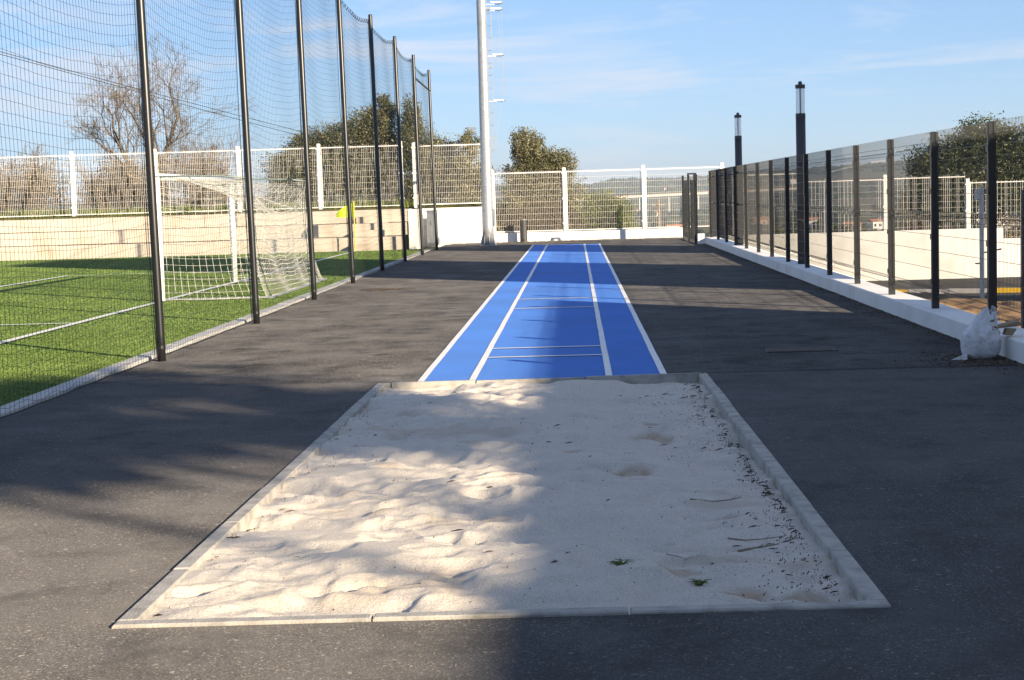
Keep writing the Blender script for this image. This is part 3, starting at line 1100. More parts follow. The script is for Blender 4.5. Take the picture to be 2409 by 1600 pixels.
for y in np.linspace(GY0, GY1, 53):
    q.tube([backP(y, s) for s in np.linspace(0, 1, 27)], gr, 3, cap=False)
for s in np.linspace(0.01, 1, 33):
    q.tube([backP(y, s) for y in np.linspace(GY0, GY1, 40)], gr * (1.0 if s < 0.99 else 2.4), 3, cap=False)
q.build('back_net', M['net_white'], goal)['kind'] = 'stuff'
for y, sg in ((GY0, -1), (GY1, 1)):
    q = MB()

    def sideP(a, b):
        """a 0..1 post to back, b 0..1 ground to top"""
        xb = lin(1.75 - 0.25 * (1 - (1 - b) ** 2.2), 1.48, b)
        zt_ = lin(2.04, 1.97, a)
        fl = 0.10 * (1 - b) ** 3 * math.sin(math.pi * min(1, a * 1.1))
        return (a * xb, y + sg * (0.07 * math.sin(math.pi * b) * math.sin(math.pi * a) + fl) + 0.015 * math.sin(a * 11 + b * 7),
                0.03 + (zt_ - 0.03) * b - 0.10 * math.sin(math.pi * a) * b)
    for a in np.linspace(0, 1, 15):
        q.tube([sideP(a, b) for b in np.linspace(0, 1, 20)], gr, 3, cap=False)
    for b in np.linspace(0, 1, 18):
        q.tube([sideP(a, b) for a in np.linspace(0, 1, 16)], gr * (2.2 if b == 0 else 1.0), 3, cap=False)
    q.build('side_net', M['net_white'], goal)['kind'] = 'stuff'

# corner flag
cf = tag(empty('corner_flag', (-6.86, 51.95, 0)), 'fluorescent yellow corner flag on a yellow pole at the pitch corner', 'flag')
q = MB()
q.lathe([(0.02, 0), (0.02, 1.55)], 8)
q.build('flag_pole', M['flag_pole'], cf)
q = MB()
ny_, nz_ = 9, 5
gpt = []
for j in range(nz_):
    for i in range(ny_):
        t = i / (ny_ - 1)
        z0 = 1.53 - 0.20 * t * t
        z1 = 1.06 + 0.02 * t
        gpt.append((0.02 - 0.58 * t, 0.05 * math.sin(t * 7), lin(z1, z0, j / (nz_ - 1)) - 0.14 * t * (j / (nz_ - 1))))
q.v = [(x, y - 0.003, z) for x, y, z in gpt] + [(x, y + 0.003, z) for x, y, z in gpt]
for s in (0, ny_ * nz_):
    for j in range(nz_ - 1):
        for i in range(ny_ - 1):
            a = s + j * ny_ + i
            q.f.append((a, a + 1, a + ny_ + 1, a + ny_) if s == 0 else (a, a + ny_, a + ny_ + 1, a + 1))
q.mi = [0] * len(q.f)
q.build('flag', M['flag'], cf, smooth=True)

# ================================================================== TERRACE
terr = tag(empty('stepped_terrace', (-15, 52.6, 0)), 'three-tier pale concrete spectator terrace behind the football pitch', 'terrace')
for k_ in range(3):
    y0 = 52.62 + 0.82 * k_
    z0, z1 = 0.42 * k_ - (0.15 if k_ == 0 else -0.014), 0.42 * (k_ + 1)
    xs = [-5.45 - 0.0 * k_]
    off = (1.0, 1.75, 2.4)[k_]
    x = -5.45 - off - 1.2
    while x > -29:
        xs.append(x)
        x -= 3.0
    xs.append(-29.5)
    for a, b in zip(xs, xs[1:]):
        q = MB()
        q.bbox(b + 0.006, a - 0.006, y0 + rng.uniform(-.006, .006), y0 + (0.86 if k_ < 2 else 1.9), z0 + 0.004, z1 + rng.uniform(-.004, .004), 0.012)
        o = q.build('terrace_block', M['bleach'])
        o.parent = terr
        o.matrix_parent_inverse = Matrix.Translation(terr.location).inverted()
for sx0 in (-6.55,):
    for k_ in range(3):
        q = MB()
        y0 = 52.62 + 0.82 * k_
        q.bbox(sx0 - 0.5, sx0 + 0.5, y0 - 0.40, y0 - 0.008, 0.42 * k_ + 0.004, 0.42 * k_ + 0.21, 0.01)
        o = q.build('aisle_step', M['bleach'])
        o.parent = terr
        o.matrix_parent_inverse = Matrix.Translation(terr.location).inverted()

# ================================================================== WHITE WALLS AND WHITE GRATING FENCES
q = MB()
q.bbox(-5.43, -2.86, 57.78, 58.0, -0.2, 1.24, 0.01)
q.bbox(-5.43, -5.23, 54.5, 57.772, -0.2, 1.24, 0.01)
tag(q.build('white_wall', M['white_wall']), 'head-high white wall behind the grey electrical cabinet', 'wall')
q = MB()
q.bbox(-2.852, 3.9, 57.78, 58.0, -0.2, 0.31, 0.01)
tag(q.build('white_wall', M['white_wall']), 'knee-high white wall closing the far end of the runway', 'wall')


def grating_panel_mesh(w, h):
    """panel of vertical bars with cross rods, origin at its lower left"""
    q = MB()
    n = int(round(w / 0.062))
    for i in range(n + 1):
        x = i * w / n
        q.box(x - 0.0023, x + 0.0023, -0.0045, 0.0045, 0.0, h + 0.055)
    for z in np.arange(0.2, h - 0.1, 0.203):
        q.box(-0.002, w + 0.002, -0.009, -0.005, z - 0.0022, z + 0.0022)
    q.box(-0.004, w + 0.004, -0.020, -0.0112, h - 0.02, h + 0.012)
    q.box(-0.004, w + 0.004, -0.020, -0.0112, 0.0, 0.030)
    q.box(-0.022, -0.006, -0.02, 0.02, 0.0, h + 0.01)
    q.box(w + 0.006, w + 0.022, -0.02, 0.02, 0.0, h + 0.01)
    return q


def white_fence(name, label, xs, y, zb, h, ztops=None, post_down=0.1):
    t = tag(empty(name, (xs[0], y, zb if not isinstance(zb, (list, tuple)) else zb[0])), label, 'fence')
    bz = t.location.z
    cache = {}
    for i, (a, b) in enumerate(zip(xs, xs[1:])):
        z = zb[i] if isinstance(zb, (list, tuple)) else zb
        w = round(b - a - 0.19, 2)
        if w not in cache:
            cache[w] = grating_panel_mesh(w, h).build('panel', M['white_steel'], t)
            o = cache[w]
        else:
            o = cache[w].copy()
            COL.objects.link(o)
        o.location = (a + 0.095 - xs[0], rng.uniform(-0.004, 0.004), z - bz)
    pmsh = None
    for i, a in enumerate(xs):
        z = zb[min(i, len(zb) - 1)] if isinstance(zb, (list, tuple)) else zb
        if pmsh is None:
            q = MB()
            q.bbox(-0.055, 0.055, -0.055, 0.055, -post_down, h + 0.14, 0.012)
            pmsh = q.build('post', M['white_steel'], t)
            o = pmsh
            q = MB()
            for zc in (0.25, 1.1, h - 0.05):
                q.box(-0.085, 0.085, -0.075, -0.0555, zc - 0.025, zc + 0.025)
            cl = tag(q.build('clamps', M['white_steel'], o), kind='stuff')
        else:
            o = pmsh.copy()
            COL.objects.link(o)
            c2 = cl.copy()
            COL.objects.link(c2)
            c2.parent = o
        o.location = (a - xs[0], 0, z - bz)
    return t


white_fence('grating_fence', 'tall white steel grating fence standing on top of the terrace', [-28.3, -25.5, -22.68, -19.85, -17.01, -14.16, -11.33, -8.59, -5.82], 56.6, 1.36, 2.02, post_down=0.12)
white_fence('grating_fence', 'white steel grating fence on the high white wall by the mast', [-5.50, -2.98], 57.9, 1.36, 2.02, post_down=0.10)
white_fence('grating_fence', 'white steel grating fence on the knee-high end wall', [-2.84, -0.36, 2.35, 5.04], 57.9, 0.34, 2.02, post_down=0.03)
white_fence('grating_fence', 'white grating fence along the white wall across the street', [5.25, 7.55, 10.25, 12.95, 15.65, 18.35], 56.2, [0.02, -0.26, -0.24, -0.45, -0.60, -0.75], 2.02, post_down=1.4)
q = MB()
q.bbox(4.9, 13.72, 54.6, 54.85, -1.75, 0.10, 0.012)
q.bbox(13.72 + 0.004, 24, 54.6, 54.85, -1.75, -0.25, 0.012)
tag(q.build('retaining_wall', M['white_wall']), 'plain white retaining wall on the far side of the street', 'wall')
# kerb with yellow paint in front of that wall
ky = empty('street_kerb', (6, 46, street_z(46)))
tag(ky, 'low street kerb with yellow painted edge', 'kerb')
for i in range(14):
    x = 8.0 + i * 1.0
    y = 46.5 - i * 0.45
    q = MB()
    q.hexa([(x, y, street_z(y) - .1), (x + 0.985, y - .45, street_z(y) - .1), (x + 0.985, y - .27, street_z(y) - .1), (x, y + .18, street_z(y) - .1),
            (x, y, street_z(y) + .13), (x + 0.985, y - .45, street_z(y) + .13), (x + 0.985, y - .27, street_z(y) + .13), (x, y + .18, street_z(y) + .13)])
    o = q.build('kerb_block', M['yellow'] if i % 3 == 0 else M['kerb2'])
    o.parent = ky
    o.matrix_parent_inverse = Matrix.Translation(ky.location).inverted()

# cabinet
cab = tag(empty('electrical_cabinet', (-4.63, 56.75, 0)), 'light grey electrical cabinet standing against the white wall', 'cabinet')
q = MB()
q.bbox(-0.40, 0.40, -0.02, 0.38, 0.06, 1.14, 0.012)
q.build('body', M['cabinet'], cab)
q = MB()
q.bbox(-0.42, 0.42, -0.035, 0.40, 1.141, 1.175, 0.008)
q.build('lid', M['cabinet'], cab)
q = MB()
q.box(-0.38, 0.38, 0.0, 0.36, 0.0, 0.059)
q.build('plinth', M['kerb2'], cab)
q = MB()
q.box(-0.37, 0.37, -0.036, -0.021, 0.30, 1.10)
dr = q.build('door', M['cabinet'], cab)
q = MB()
q.box(-0.30, -0.275, -0.055, -0.037, 0.66, 0.80)
q.build('handle', M['galv'], dr)
q = MB()
q.box(-0.37, 0.37, -0.034, -0.021, 0.09, 0.285)
q.build('lower_panel', M['cabinet'], cab)

# bollard
bo = tag(empty('bollard', (-1.79, 57.35, 0)), 'dark grey cylindrical bollard in front of the knee-high wall', 'bollard')
q = MB()
q.lathe([(0.125, 0.0), (0.125, 0.735), (0.118, 0.75)], 20)
q.build('body', M['bollard'], bo, smooth=False)
q = MB()
q.lathe([(0.117, 0.7505), (0.117, 0.762), (0.10, 0.770)], 20)
q.build('cap', M['galv'], bo)
q = MB()
q.tube([(0.03, -0.128, 0.06), (0.03, -0.14, 0.09), (-0.01, -0.14, 0.09), (-0.01, -0.128, 0.06)], 0.012, 6)
q.build('padlock_eye', M['dark_trim'], bo)

# ================================================================== MAST
mast = tag(empty('light_mast', (-2.85, 54.5, 0)), 'galvanised steel floodlight mast with caged ladder beside the runway end', 'mast')
q = MB()
prof_ = [(lin(0.192, 0.152, k_ / 12), lin(0.02, 7.1, k_ / 12)) for k_ in range(13)] + [(0.157, 7.12)] + [(lin(0.156, 0.115, k_ / 14), lin(7.5, 18.0, k_ / 14)) for k_ in range(15)]
q.lathe(prof_, 24)
o = q.build('shaft', M['galv'], mast, smooth=False)
for pl in o.data.polygons:
    pl.use_smooth = len(pl.vertices) == 4
q = MB()
q.lathe([(0.275, 0.0), (0.275, 0.03)], 16)
q.build('base_plate', M['galv'], mast)
for i in range(8):
    a = i * math.pi / 4 + 0.2
    q = MB()
    c, s = math.cos(a), math.sin(a)
    tx, ty = -s * 0.006, c * 0.006
    tri = [(0.185, 0.031), (0.268, 0.031), (0.262, 0.07), (0.186, 0.36)]
    q.v = [(r_ * c + tx, r_ * s + ty, z) for r_, z in tri] + [(r_ * c - tx, r_ * s - ty, z) for r_, z in tri]
    q.f = [(0, 1, 2, 3), (7, 6, 5, 4), (0, 4, 5, 1), (1, 5, 6, 2), (2, 6, 7, 3), (3, 7, 4, 0)]
    q.mi = [0] * 6
    q.build('gusset', M['galv'], mast)
lx0, lx1, ly0 = -0.10, 0.285, 0.30
lad = MB()
for x in (lx0, lx1):
    lad.box(x - 0.012, x + 0.012, ly0 - 0.025, ly0 + 0.025, 3.05, 17.5)
lo = lad.build('ladder', M['galv'], mast)
for i in range(36):
    q = MB()
    z = 3.08 + i * 0.4
    q.tube([(lx0 + 0.013, ly0, z), (lx1 - 0.013, ly0, z)], 0.010, 6)
    q.build('rung', M['galv'], lo)
for z in (3.45, 5.75, 7.62, 10.0, 13.0, 16.0):
    q = MB()
    q.box(lx1 - 0.20, lx1 - 0.013, ly0 - 0.16, ly0 - 0.026, z - 0.03, z + 0.03)
    q.build('bracket', M['galv'], mast)
cg = MB()
for z in (4.69, 6.15, 7.62, 7.82, 9.3, 10.8, 12.3, 13.8, 15.3, 16.8):
    pts_ = [(lx1 + 0.013, ly0 + 0.0, z), (lx1 + 0.33, ly0 + 0.12, z), (lx1 + 0.36, ly0 + 0.45, z), (lx1 + 0.1, ly0 + 0.66, z), (lx0, ly0 + 0.55, z), (lx0 - 0.013, ly0, z)]
    for a, b in zip(pts_, pts_[1:]):
        cg.tube([a, b], 0.018, 4)
for x, y in ((lx1 + 0.345, ly0 + 0.28), (lx1 + 0.24, ly0 + 0.55)):
    cg.tube([(x, y, 4.67), (x, y, 16.8)], 0.009, 4)
cg.tube([(lx1 + 0.24, ly0 + 0.55, 4.67), (lx1 + 0.03, ly0 + 0.1, 3.2)], 0.008, 4)
cg.build('safety_cage', M['galv'], mast)
q = MB()
q.box(-1.3, 1.3, -0.06, 0.06, 17.6, 17.75)
q.build('head_frame', M['galv'], mast)
for x in (-1.0, -0.35, 0.35, 1.0):
    q = MB()
    q.box(x - 0.25, x + 0.25, -0.30, -0.08, 17.76, 18.2)
    q.build('floodlight', M['bollard'], mast)
q = MB()
q.box(0.192, 0.235, -0.09, 0.07, 0.62, 1.18)
q.build('cable_box', M['galv'], mast)

# ================================================================== LOW WALL + CHARCOAL PANEL FENCE
q = MB()
q.bbox(3.83, 4.20, 5.0, 50.2, -0.25, 0.19, 0.012)
tag(q.build('low_wall', M['white_wall']), 'long low white wall under the charcoal mesh fence', 'wall')
q = MB()
q.bbox(3.60, 3.825, 50.0, 50.35, -0.1, 0.30, 0.012)
tag(q.build('pier_block', M['white_wall']), 'small white block at the far end of the low wall', 'block')

PW, PH = 2.50, 1.86


def mesh_panel():
    """welded panel, width along y, folds in three places"""
    q = MB()
    prof = [(0, 0.0), (0, 0.06), (0.045, 0.11), (0, 0.16), (0, 0.90), (0.045, 0.95), (0, 1.0), (0, PH - 0.19), (0.045, PH - 0.14), (0, PH - 0.09), (0, PH + 0.03)]
    n = 50
    for i in range(n + 1):
        y = i * PW / n
        q.tube([(x, y, z) for x, z in prof], 0.0026, 4, cap=False)
    for z in (0.06, 0.16, 0.36, 0.56, 0.74, 0.90, 1.0, 1.2, 1.4, 1.56, PH - 0.19, PH - 0.09):
        q.tube([(-0.005, 0, z), (-0.005, PW, z)], 0.003, 4, cap=False)
    for z in (0.11, 0.95, PH - 0.14):
        q.tube([(0.05, 0, z), (0.05, PW, z)], 0.0045, 4, cap=False)
    return q


dfence = tag(empty('mesh_panel_fence', (3.975, 16.25, 0.19)), 'charcoal welded mesh panel fence on the low white wall', 'fence')
pan = mesh_panel().build('panel', M['fence_steel'], dfence)
q = MB()
q.bbox(-0.038, 0.038, -0.03, 0.03, 0.0, 1.955, 0.006)
pst = q.build('post', M['fence_steel'], dfence)
q = MB()
for z in (0.30, 0.80, 1.30, 1.70):
    q.box(-0.045, -0.0385, -0.045, 0.045, z - 0.03, z + 0.03)
clp = tag(q.build('clips', M['fence_steel'], pst), kind='stuff')
first = True
for i in range(-3, 14):
    y = i * 2.587
    if not first:
        o = pst.copy()
        COL.objects.link(o)
        c2 = clp.copy()
        COL.objects.link(c2)
        c2.parent = o
    else:
        o = pst
    o.location = (rng.uniform(-.004, .004), y, 0)
    if i < 13:
        p2 = pan if first else pan.copy()
        if not first:
            COL.objects.link(p2)
        p2.location = (0.02, y + 0.043, 0.075)
    first = False
q = MB()
q.bbox(4.235, 4.315, 16.15, 16.21, 0.0, 1.49, 0.006)
tag(q.build('short_post', M['fence_steel']), 'short charcoal post standing alone behind the mesh fence near the sack', 'post')

# gate at the far end
gate = tag(empty('mesh_gate', (3.55, 53.0, 0)), 'charcoal mesh gate closing the gap by the end wall', 'gate')
gp = MB()
prof = [(0, 0.08), (0, 0.55), (0.04, 0.6), (0, 0.65), (0, 1.2), (0.04, 1.25), (0, 1.3), (0, 1.85), (0.05, 1.92)]
for i in range(49):
    y = 0.04 + i * 0.05
    gp.tube([(x, y, z) for x, z in prof], 0.0028, 4, cap=False)
for z in (0.10, 0.3, 0.55, 0.65, 0.9, 1.2, 1.3, 1.5, 1.7, 1.85):
    gp.tube([(-0.006, 0.04, z), (-0.006, 2.44, z)], 0.003, 4, cap=False)
leaf1 = gp.build('gate_leaf', M['fence_steel'], gate)
leaf1.location = (0, 0.15, 0)
q = MB()
q.box(-0.02, 0.02, 0.0, 0.04, 0.05, 1.93)
q.box(-0.02, 0.02, 2.44, 2.48, 0.05, 1.93)
q.box(-0.02, 0.02, 0.04, 2.44, 0.03, 0.075)
fr1 = q.build('leaf_frame', M['fence_steel'], leaf1)
leaf2 = leaf1.copy()
COL.objects.link(leaf2)
fr2 = fr1.copy()
COL.objects.link(fr2)
fr2.parent = leaf2
leaf2.location = (0.06, -2.65, 0)
for y in (0.06, 2.72, -2.74):
    q = MB()
    q.box(-0.035, 0.035, y - 0.035, y + 0.035, 0, 2.08)
    q.build('gate_post', M['fence_steel'], gate)
q = MB()
q.box(-0.03, 0.26, 0.03, 0.09, 2.084, 2.13)
q.box(0.23, 0.29, 0.03, 0.09, 1.90, 2.083)
q.build('overhead_guide', M['fence_steel'], gate)


# lamps
def lamp(x, y, label):
    t = tag(empty('lamp_column', (x, y, 0.19)), label, 'lamp', 'lamp columns behind the mesh fence')
    q_ = MB()
    q_.lathe([(0.088, 0.0), (0.088, 2.62)], 22)
    o_ = q_.build('column', M['lamp_body'], t)
    for pl_ in o_.data.polygons:
        pl_.use_smooth = len(pl_.vertices) == 4
    q_ = MB()
    q_.lathe([(0.090, 2.622), (0.090, 2.70), (0.086, 2.72)], 22)
    q_.build('lamp_collar', M['lamp_body'], t)
    q_ = MB()
    n_ = 22
    q_.lathe([(0.082, 2.721), (0.082, 3.165)], n_)
    q_.lathe([(0.072, 2.723), (0.072, 3.163)], n_)
    half = len(q_.f) // 2
    q_.f = q_.f[:half - 2] + [f[::-1] for f in q_.f[half:-2]]
    q_.mi = [0] * len(q_.f)
    g2 = q_.build('glass_tube', M['glass'], t, smooth=True)
    q_ = MB()
    q_.lathe([(0.013, 2.721), (0.013, 3.163)], 10)
    q_.build('lamp_core', M['lamp_core'], t)
    q_ = MB()
    q_.lathe([(0.090, 3.166), (0.090, 3.228), (0.084, 3.236), (0.036, 3.240), (0.036, 3.280), (0.018, 3.295)], 22)
    q_.build('cap', M['lamp_body'], t)
    return t


lamp(4.105, 30.75, 'dark round lamp column with clear glass head, the one beside the sack end')
lamp(4.105, 42.4, 'dark round lamp column with clear glass head, the one beside the gate end')

# sack of rubbish
sk = tag(empty('rubbish_sack', (3.60, 15.15, 0)), 'open white woven sack of rubbish leaning against the low wall', 'sack')
ns, nh = 48, 34
vs_ = []
rr_ = random.Random(3)
for j in range(nh):
    t = j / (nh - 1)
    z = 0.43 * t
    for i in range(ns):
        a = 2 * math.pi * i / ns
        if t < 0.10:
            r_ = 0.118 + 0.045 * (t / 0.10) ** 0.6
        elif t < 0.56:
            r_ = 0.163 + 0.012 * math.sin((t - 0.10) / 0.46 * math.pi)
        else:
            k_ = (t - 0.56) / 0.44
            r_ = lin(0.163, 0.040, k_ ** 0.85)
        up_ = max(0.0, (t - 0.50) / 0.5)
        fold = up_ * (0.022 * math.sin(5 * a + 2 * t) + 0.014 * math.sin(11 * a - 4 * t) + 0.006 * math.sin(19 * a)) * (1 - 0.35 * up_)
        fold += 0.004 * math.sin(4 * a + 9 * t)
        cr = 0.007 * math.sin(t * 46 + 2.4 * math.sin(a * 1.0 + 1)) * math.exp(-((t - 0.56) / 0.06) ** 2) + 0.005 * math.sin(t * 60 + 3 * math.sin(a * 2)) * math.exp(-((t - 0.38) / 0.03) ** 2)
        rad_ = max(0.012, r_ + fold + cr)
        x = rad_ * math.cos(a) + 0.085 * up_ ** 1.2
        y = rad_ * math.sin(a) * 0.86 + 0.03 * up_
        zz2 = z + up_ * (0.028 * math.sin(2 * a + 0.7) + 0.016 * math.sin(5 * a))
        vs_.append((x, y, zz2))
q = MB()
q.v = vs_
for j in range(nh - 1):
    for i in range(ns):
        i2 = (i + 1) % ns
        q.f.append((j * ns + i, j * ns + i2, (j + 1) * ns + i2, (j + 1) * ns + i))
q.f.append(tuple(range(ns))[::-1])
q.mi = [0] * len(q.f)
so = q.build('bag', M['sack'], sk, smooth=True)
sm = so.modifiers.new('thick', 'SOLIDIFY')
sm.thickness = 0.003
q = MB()
for i in range(12):
    x0_, z0_ = 0.075 + rr_.uniform(-.018, .035), 0.275 + rr_.uniform(-.035, .07)
    q.tube([(x0_, -0.02, z0_), (x0_ + rr_.uniform(-.012, .012), -0.112 + 0.45 * (z0_ - 0.24), z0_ + rr_.uniform(-.01, .02))], [0.016, 0.007], 5)
q.build('rubbish', M['sack_in'], sk)
q = MB()
q.hexa([(0.13, -0.06, 0.27), (0.33, -0.03, 0.285), (0.35, 0.10, 0.29), (0.15, 0.08, 0.275), (0.13, -0.06, 0.282), (0.33, -0.05, 0.33), (0.37, 0.10, 0.345), (0.15, 0.08, 0.29)])
q.hexa([(0.20, -0.05, 0.21), (0.27, -0.04, 0.20), (0.27, 0.04, 0.20), (0.20, 0.04, 0.21), (0.22, -0.05, 0.265), (0.31, -0.045, 0.26), (0.31, 0.04, 0.26), (0.22, 0.04, 0.265)])
q.build('cardboard', M['card'], sk)
q = MB()
q.v = [(-0.14, -0.05, 0.004), (-0.29, -0.10, 0.004), (-0.15, -0.13, 0.004), (-0.14, -0.06, 0.055), (-0.145, -0.11, 0.05)]
q.f = [(0, 1, 3), (1, 2, 4), (1, 4, 3), (0, 2, 1)]
q.mi = [0] * 4
q.build('loose_corner', M['sack'], sk)

# dirt and dead leaves collected along the low wall, grit below the end wall
nl = 2600
ly_ = 8 + nr.uniform(0, 1, nl) * 42
lx_ = 3.82 - nr.exponential(0.10, nl) * (0.5 + sstep(-0.3, 0.6, vnoise(ly_ * 0.7, ly_ * 0, 66)))
kx = 500
lx_[:kx] = 3.55 + nr.normal(0, 0.22, kx)
ly_[:kx] = 15.0 + nr.normal(0, 0.35, kx)
keep = (lx_ < 3.82) & (lx_ > 2.6)
lx_, ly_ = lx_[keep], ly_[keep]
nl = len(lx_)


def scatter_bits(name, x, y, z, smin, smax, mat, label, cat, flat=0.5):
    n = len(x)
    a = nr.uniform(0, 6.28, n)
    L_n = nr.uniform(smin, smax, n)
    W_n = L_n * nr.uniform(0.3, 0.8, n)
    c, s = np.cos(a), np.sin(a)
    p = [np.stack([x - c * L_n, y - s * L_n, z], -1), np.stack([x + s * W_n, y - c * W_n, z], -1), np.stack([x + c * L_n, y + s * L_n, z], -1),
         np.stack([x - s * W_n, y + c * W_n, z], -1), np.stack([x, y, z + L_n * flat], -1)]
    p = np.stack(p, 1).reshape(-1, 3)
    b = np.arange(n)[:, None] * 5
    f = (b[:, None, :] + np.array([[0, 1, 4], [1, 2, 4], [2, 3, 4], [3, 0, 4]])[None]).reshape(-1, 3)
    return tag(npmesh(name, p, f, mat, attr=np.repeat(nr.uniform(0, 1, n) ** 1.3, 4)), label, cat, kind='stuff')


scatter_bits('wall_litter', lx_, ly_, np.full(nl, 0.002), 0.006, 0.022, M['litter'], 'dead leaves and dirt collected along the low white wall', 'litter')
n = 700
gx_ = nr.uniform(-4.3, 3.5, n)
gy_ = 57.74 - nr.exponential(0.22, n)
scatter_bits('wall_grit', gx_, gy_, np.full(n, 0.002), 0.012, 0.04, M['grit'], 'loose grit and gravel at the foot of the end wall', 'gravel')
n = 420
gx_ = nr.uniform(-4.3, 3.7, n)
gy_ = 4.5 + nr.uniform(0, 1, n) ** 1.5 * 26
inpit = (gx_ > -1.8) & (gx_ < 1.16) & (gy_ > 6.1) & (gy_ < 14.4)
gx_, gy_ = gx_[~inpit], gy_[~inpit]
onr = (gx_ > -1.42) & (gx_ < 0.78) & (gy_ > 14)
gx_, gy_ = gx_[~onr], gy_[~onr]
scatter_bits('loose_grit', gx_, gy_, np.full(len(gx_), 0.0015), 0.0022, 0.0055, M['grit'], 'small pale stones lying loose on the asphalt', 'gravel')
n = 1500
side = nr.integers(0, 4, n)
tt_ = nr.uniform(0, 1, n)
of_ = nr.exponential(0.07, n)
gx_ = np.where(side == 0, -1.79 - of_, np.where(side == 1, 1.15 + of_, lin(-1.78, 1.14, tt_)))
gy_ = np.where(side < 2, lin(6.1, 14.4, tt_), np.where(side == 2, 6.1 - of_ * 0.8, 14.36 + of_ * 1.5))
zz_s = np.where((side == 3) & (gx_ > -1.4) & (gx_ < 0.75), 0.009, 0.0015)
scatter_bits('spilt_sand', gx_, gy_, zz_s, 0.0015, 0.005, M['grit'], 'sand grains spilt over the asphalt around the pit kerb', 'sand', 0.4)
n = 260
scatter_bits('red_soil', -3.42 + nr.normal(0, 0.22, n), 29.35 + nr.normal(0, 0.16, n), np.full(n, 0.002), 0.012, 0.035, M['litter'], 'small patch of reddish soil spilt on the asphalt', 'soil', 0.25)

# drain grate
dg = tag(empty('drain_grate', (2.15, 16.37, 0)), 'rusty slotted drain grate set in the asphalt', 'grate')
M['rust'] = pm('rusty_iron', (0.085, 0.070, 0.062), 0.8, 0.3, 18, 0.4, 60)
q = MB()
q.box(-0.34, 0.34, -0.20, 0.20, -0.02, 0.003)
q.build('frame', M['dark_trim'], dg)
q = MB()
for i in range(25):
    x = -0.31 + i * 0.62 / 24
    q.box(x - 0.008, x + 0.008, -0.17, 0.17, 0.0032, 0.012)
q.box(-0.34, 0.34, -0.20, -0.175, 0.0032, 0.012)
q.box(-0.34, 0.34, 0.175, 0.20, 0.0032, 0.012)
q.build('slats', M['rust'], dg)


# ================================================================== VEGETATION
def leaf_cloud(name, blobs, leaf, mat, parent, seed=0, aspect=1.8, up=0.3, sub=0.24, light=(0.5, 0.2)):
    """blobs: (cx,cy,cz, rx,ry,rz, n). Leaves gather in sub-clumps so that gaps and lit clumps appear"""
    g = np.random.default_rng(seed)
    PP, TN = [], []
    for cx, cy, cz, rx, ry, rz, n in blobs:
        m = max(10, int(n / 75))
        d = g.normal(0, 1, (m, 3))
        d /= np.linalg.norm(d, axis=1)[:, None]
        rr = g.uniform(0, 1, m) ** 0.42
        cl = d * rr[:, None] * np.array([rx, ry, rz])
        cs = g.uniform(0.6, 1.4, m)
        ct = g.normal(0, 0.17, m)
        idx = g.integers(0, m, n)
        p = cl[idx] + np.clip(g.normal(0, 1, (n, 3)), -1.7, 1.7) * (np.array([rx, ry, rz]) * sub)[None] * cs[idx][:, None]
        PP.append(p + np.array([cx, cy, cz]))
        TN.append(np.clip(light[0] + ct[idx] + g.normal(0, light[1], n), 0, 1))
    p = np.concatenate(PP)
    tn = np.concatenate(TN)
    n = len(p)
    nrm = g.normal(0, 1, (n, 3)) + np.array([0, 0, up])
    nrm /= np.linalg.norm(nrm, axis=1)[:, None]
    t = g.normal(0, 1, (n, 3))
    u = np.cross(nrm, t)
    u /= np.linalg.norm(u, axis=1)[:, None] + 1e-9
    w = np.cross(nrm, u)
    s = leaf * g.uniform(0.6, 1.35, n)[:, None]
    a, b = u * s * aspect * 0.5, w * s * 0.5
    v = np.stack([p - a, p + b * 0.9, p + a, p - b * 0.9], 1).reshape(-1, 3)
    return npmesh(name, v, np.arange(n * 4).reshape(-1, 4), mat, parent, attr=tn)


def limb_path(a, b, n, jit, r_):
    pts_ = []
    for i in range(n + 1):
        t = i / n
        k_ = jit * math.sin(math.pi * t)
        pts_.append((lin(a[0], b[0], t) + r_.uniform(-k_, k_), lin(a[1], b[1], t) + r_.uniform(-k_, k_), lin(a[2], b[2], t) + r_.uniform(-k_, k_) + 0.12 * math.sin(math.pi * t)))
    return pts_


def evergreen(name, base, blobs, leaf, mat, label, seed, trunk_r=0.16, bark='bark', sub=0.19, group=None, aspect=1.8, light=(0.5, 0.2), fine=True):
    t = tag(empty(name, base), label, 'tree', group)
    r_ = random.Random(seed)
    q_ = MB()
    top = (r_.uniform(-.2, .2), r_.uniform(-.2, .2), 0)
    low = min(b[2] - b[5] for b in blobs)
    fork = (top[0], top[1], max(0.5, low * 0.7))
    q_.tube([(0, 0, -0.3), (top[0] * .4, top[1] * .4, fork[2] * .5), fork], [trunk_r * 1.25, trunk_r, trunk_r * .85], 8)
    for b in blobs:
        e = (b[0], b[1], b[2] + b[5] * .3)
        pth = limb_path(fork, e, 5, 0.12, r_)
        q_.tube(pth, [trunk_r * lin(.6, .12, i / 5) for i in range(6)], 6)
        for k2 in range(4):
            f_ = pth[r_.randint(2, 4)]
            e2 = (b[0] + r_.uniform(-.8, .8) * b[3], b[1] + r_.uniform(-.8, .8) * b[4], b[2] + r_.uniform(-.4, .8) * b[5])
            q_.tube(limb_path(f_, e2, 3, 0.08, r_), [trunk_r * .22, trunk_r * .15, trunk_r * .09, trunk_r * .04], 4)
    q_.build('trunk', M[bark], t, smooth=True)
    if fine:
        blobs = [(*b[:3], b[3] * 1.06, b[4], b[5] * 1.04, int(b[6] * 2.1)) for b in blobs]
        leaf *= 0.62
    leaf_cloud('crown', blobs, leaf, M[mat], t, seed, sub=sub, aspect=aspect, light=light)
    return t


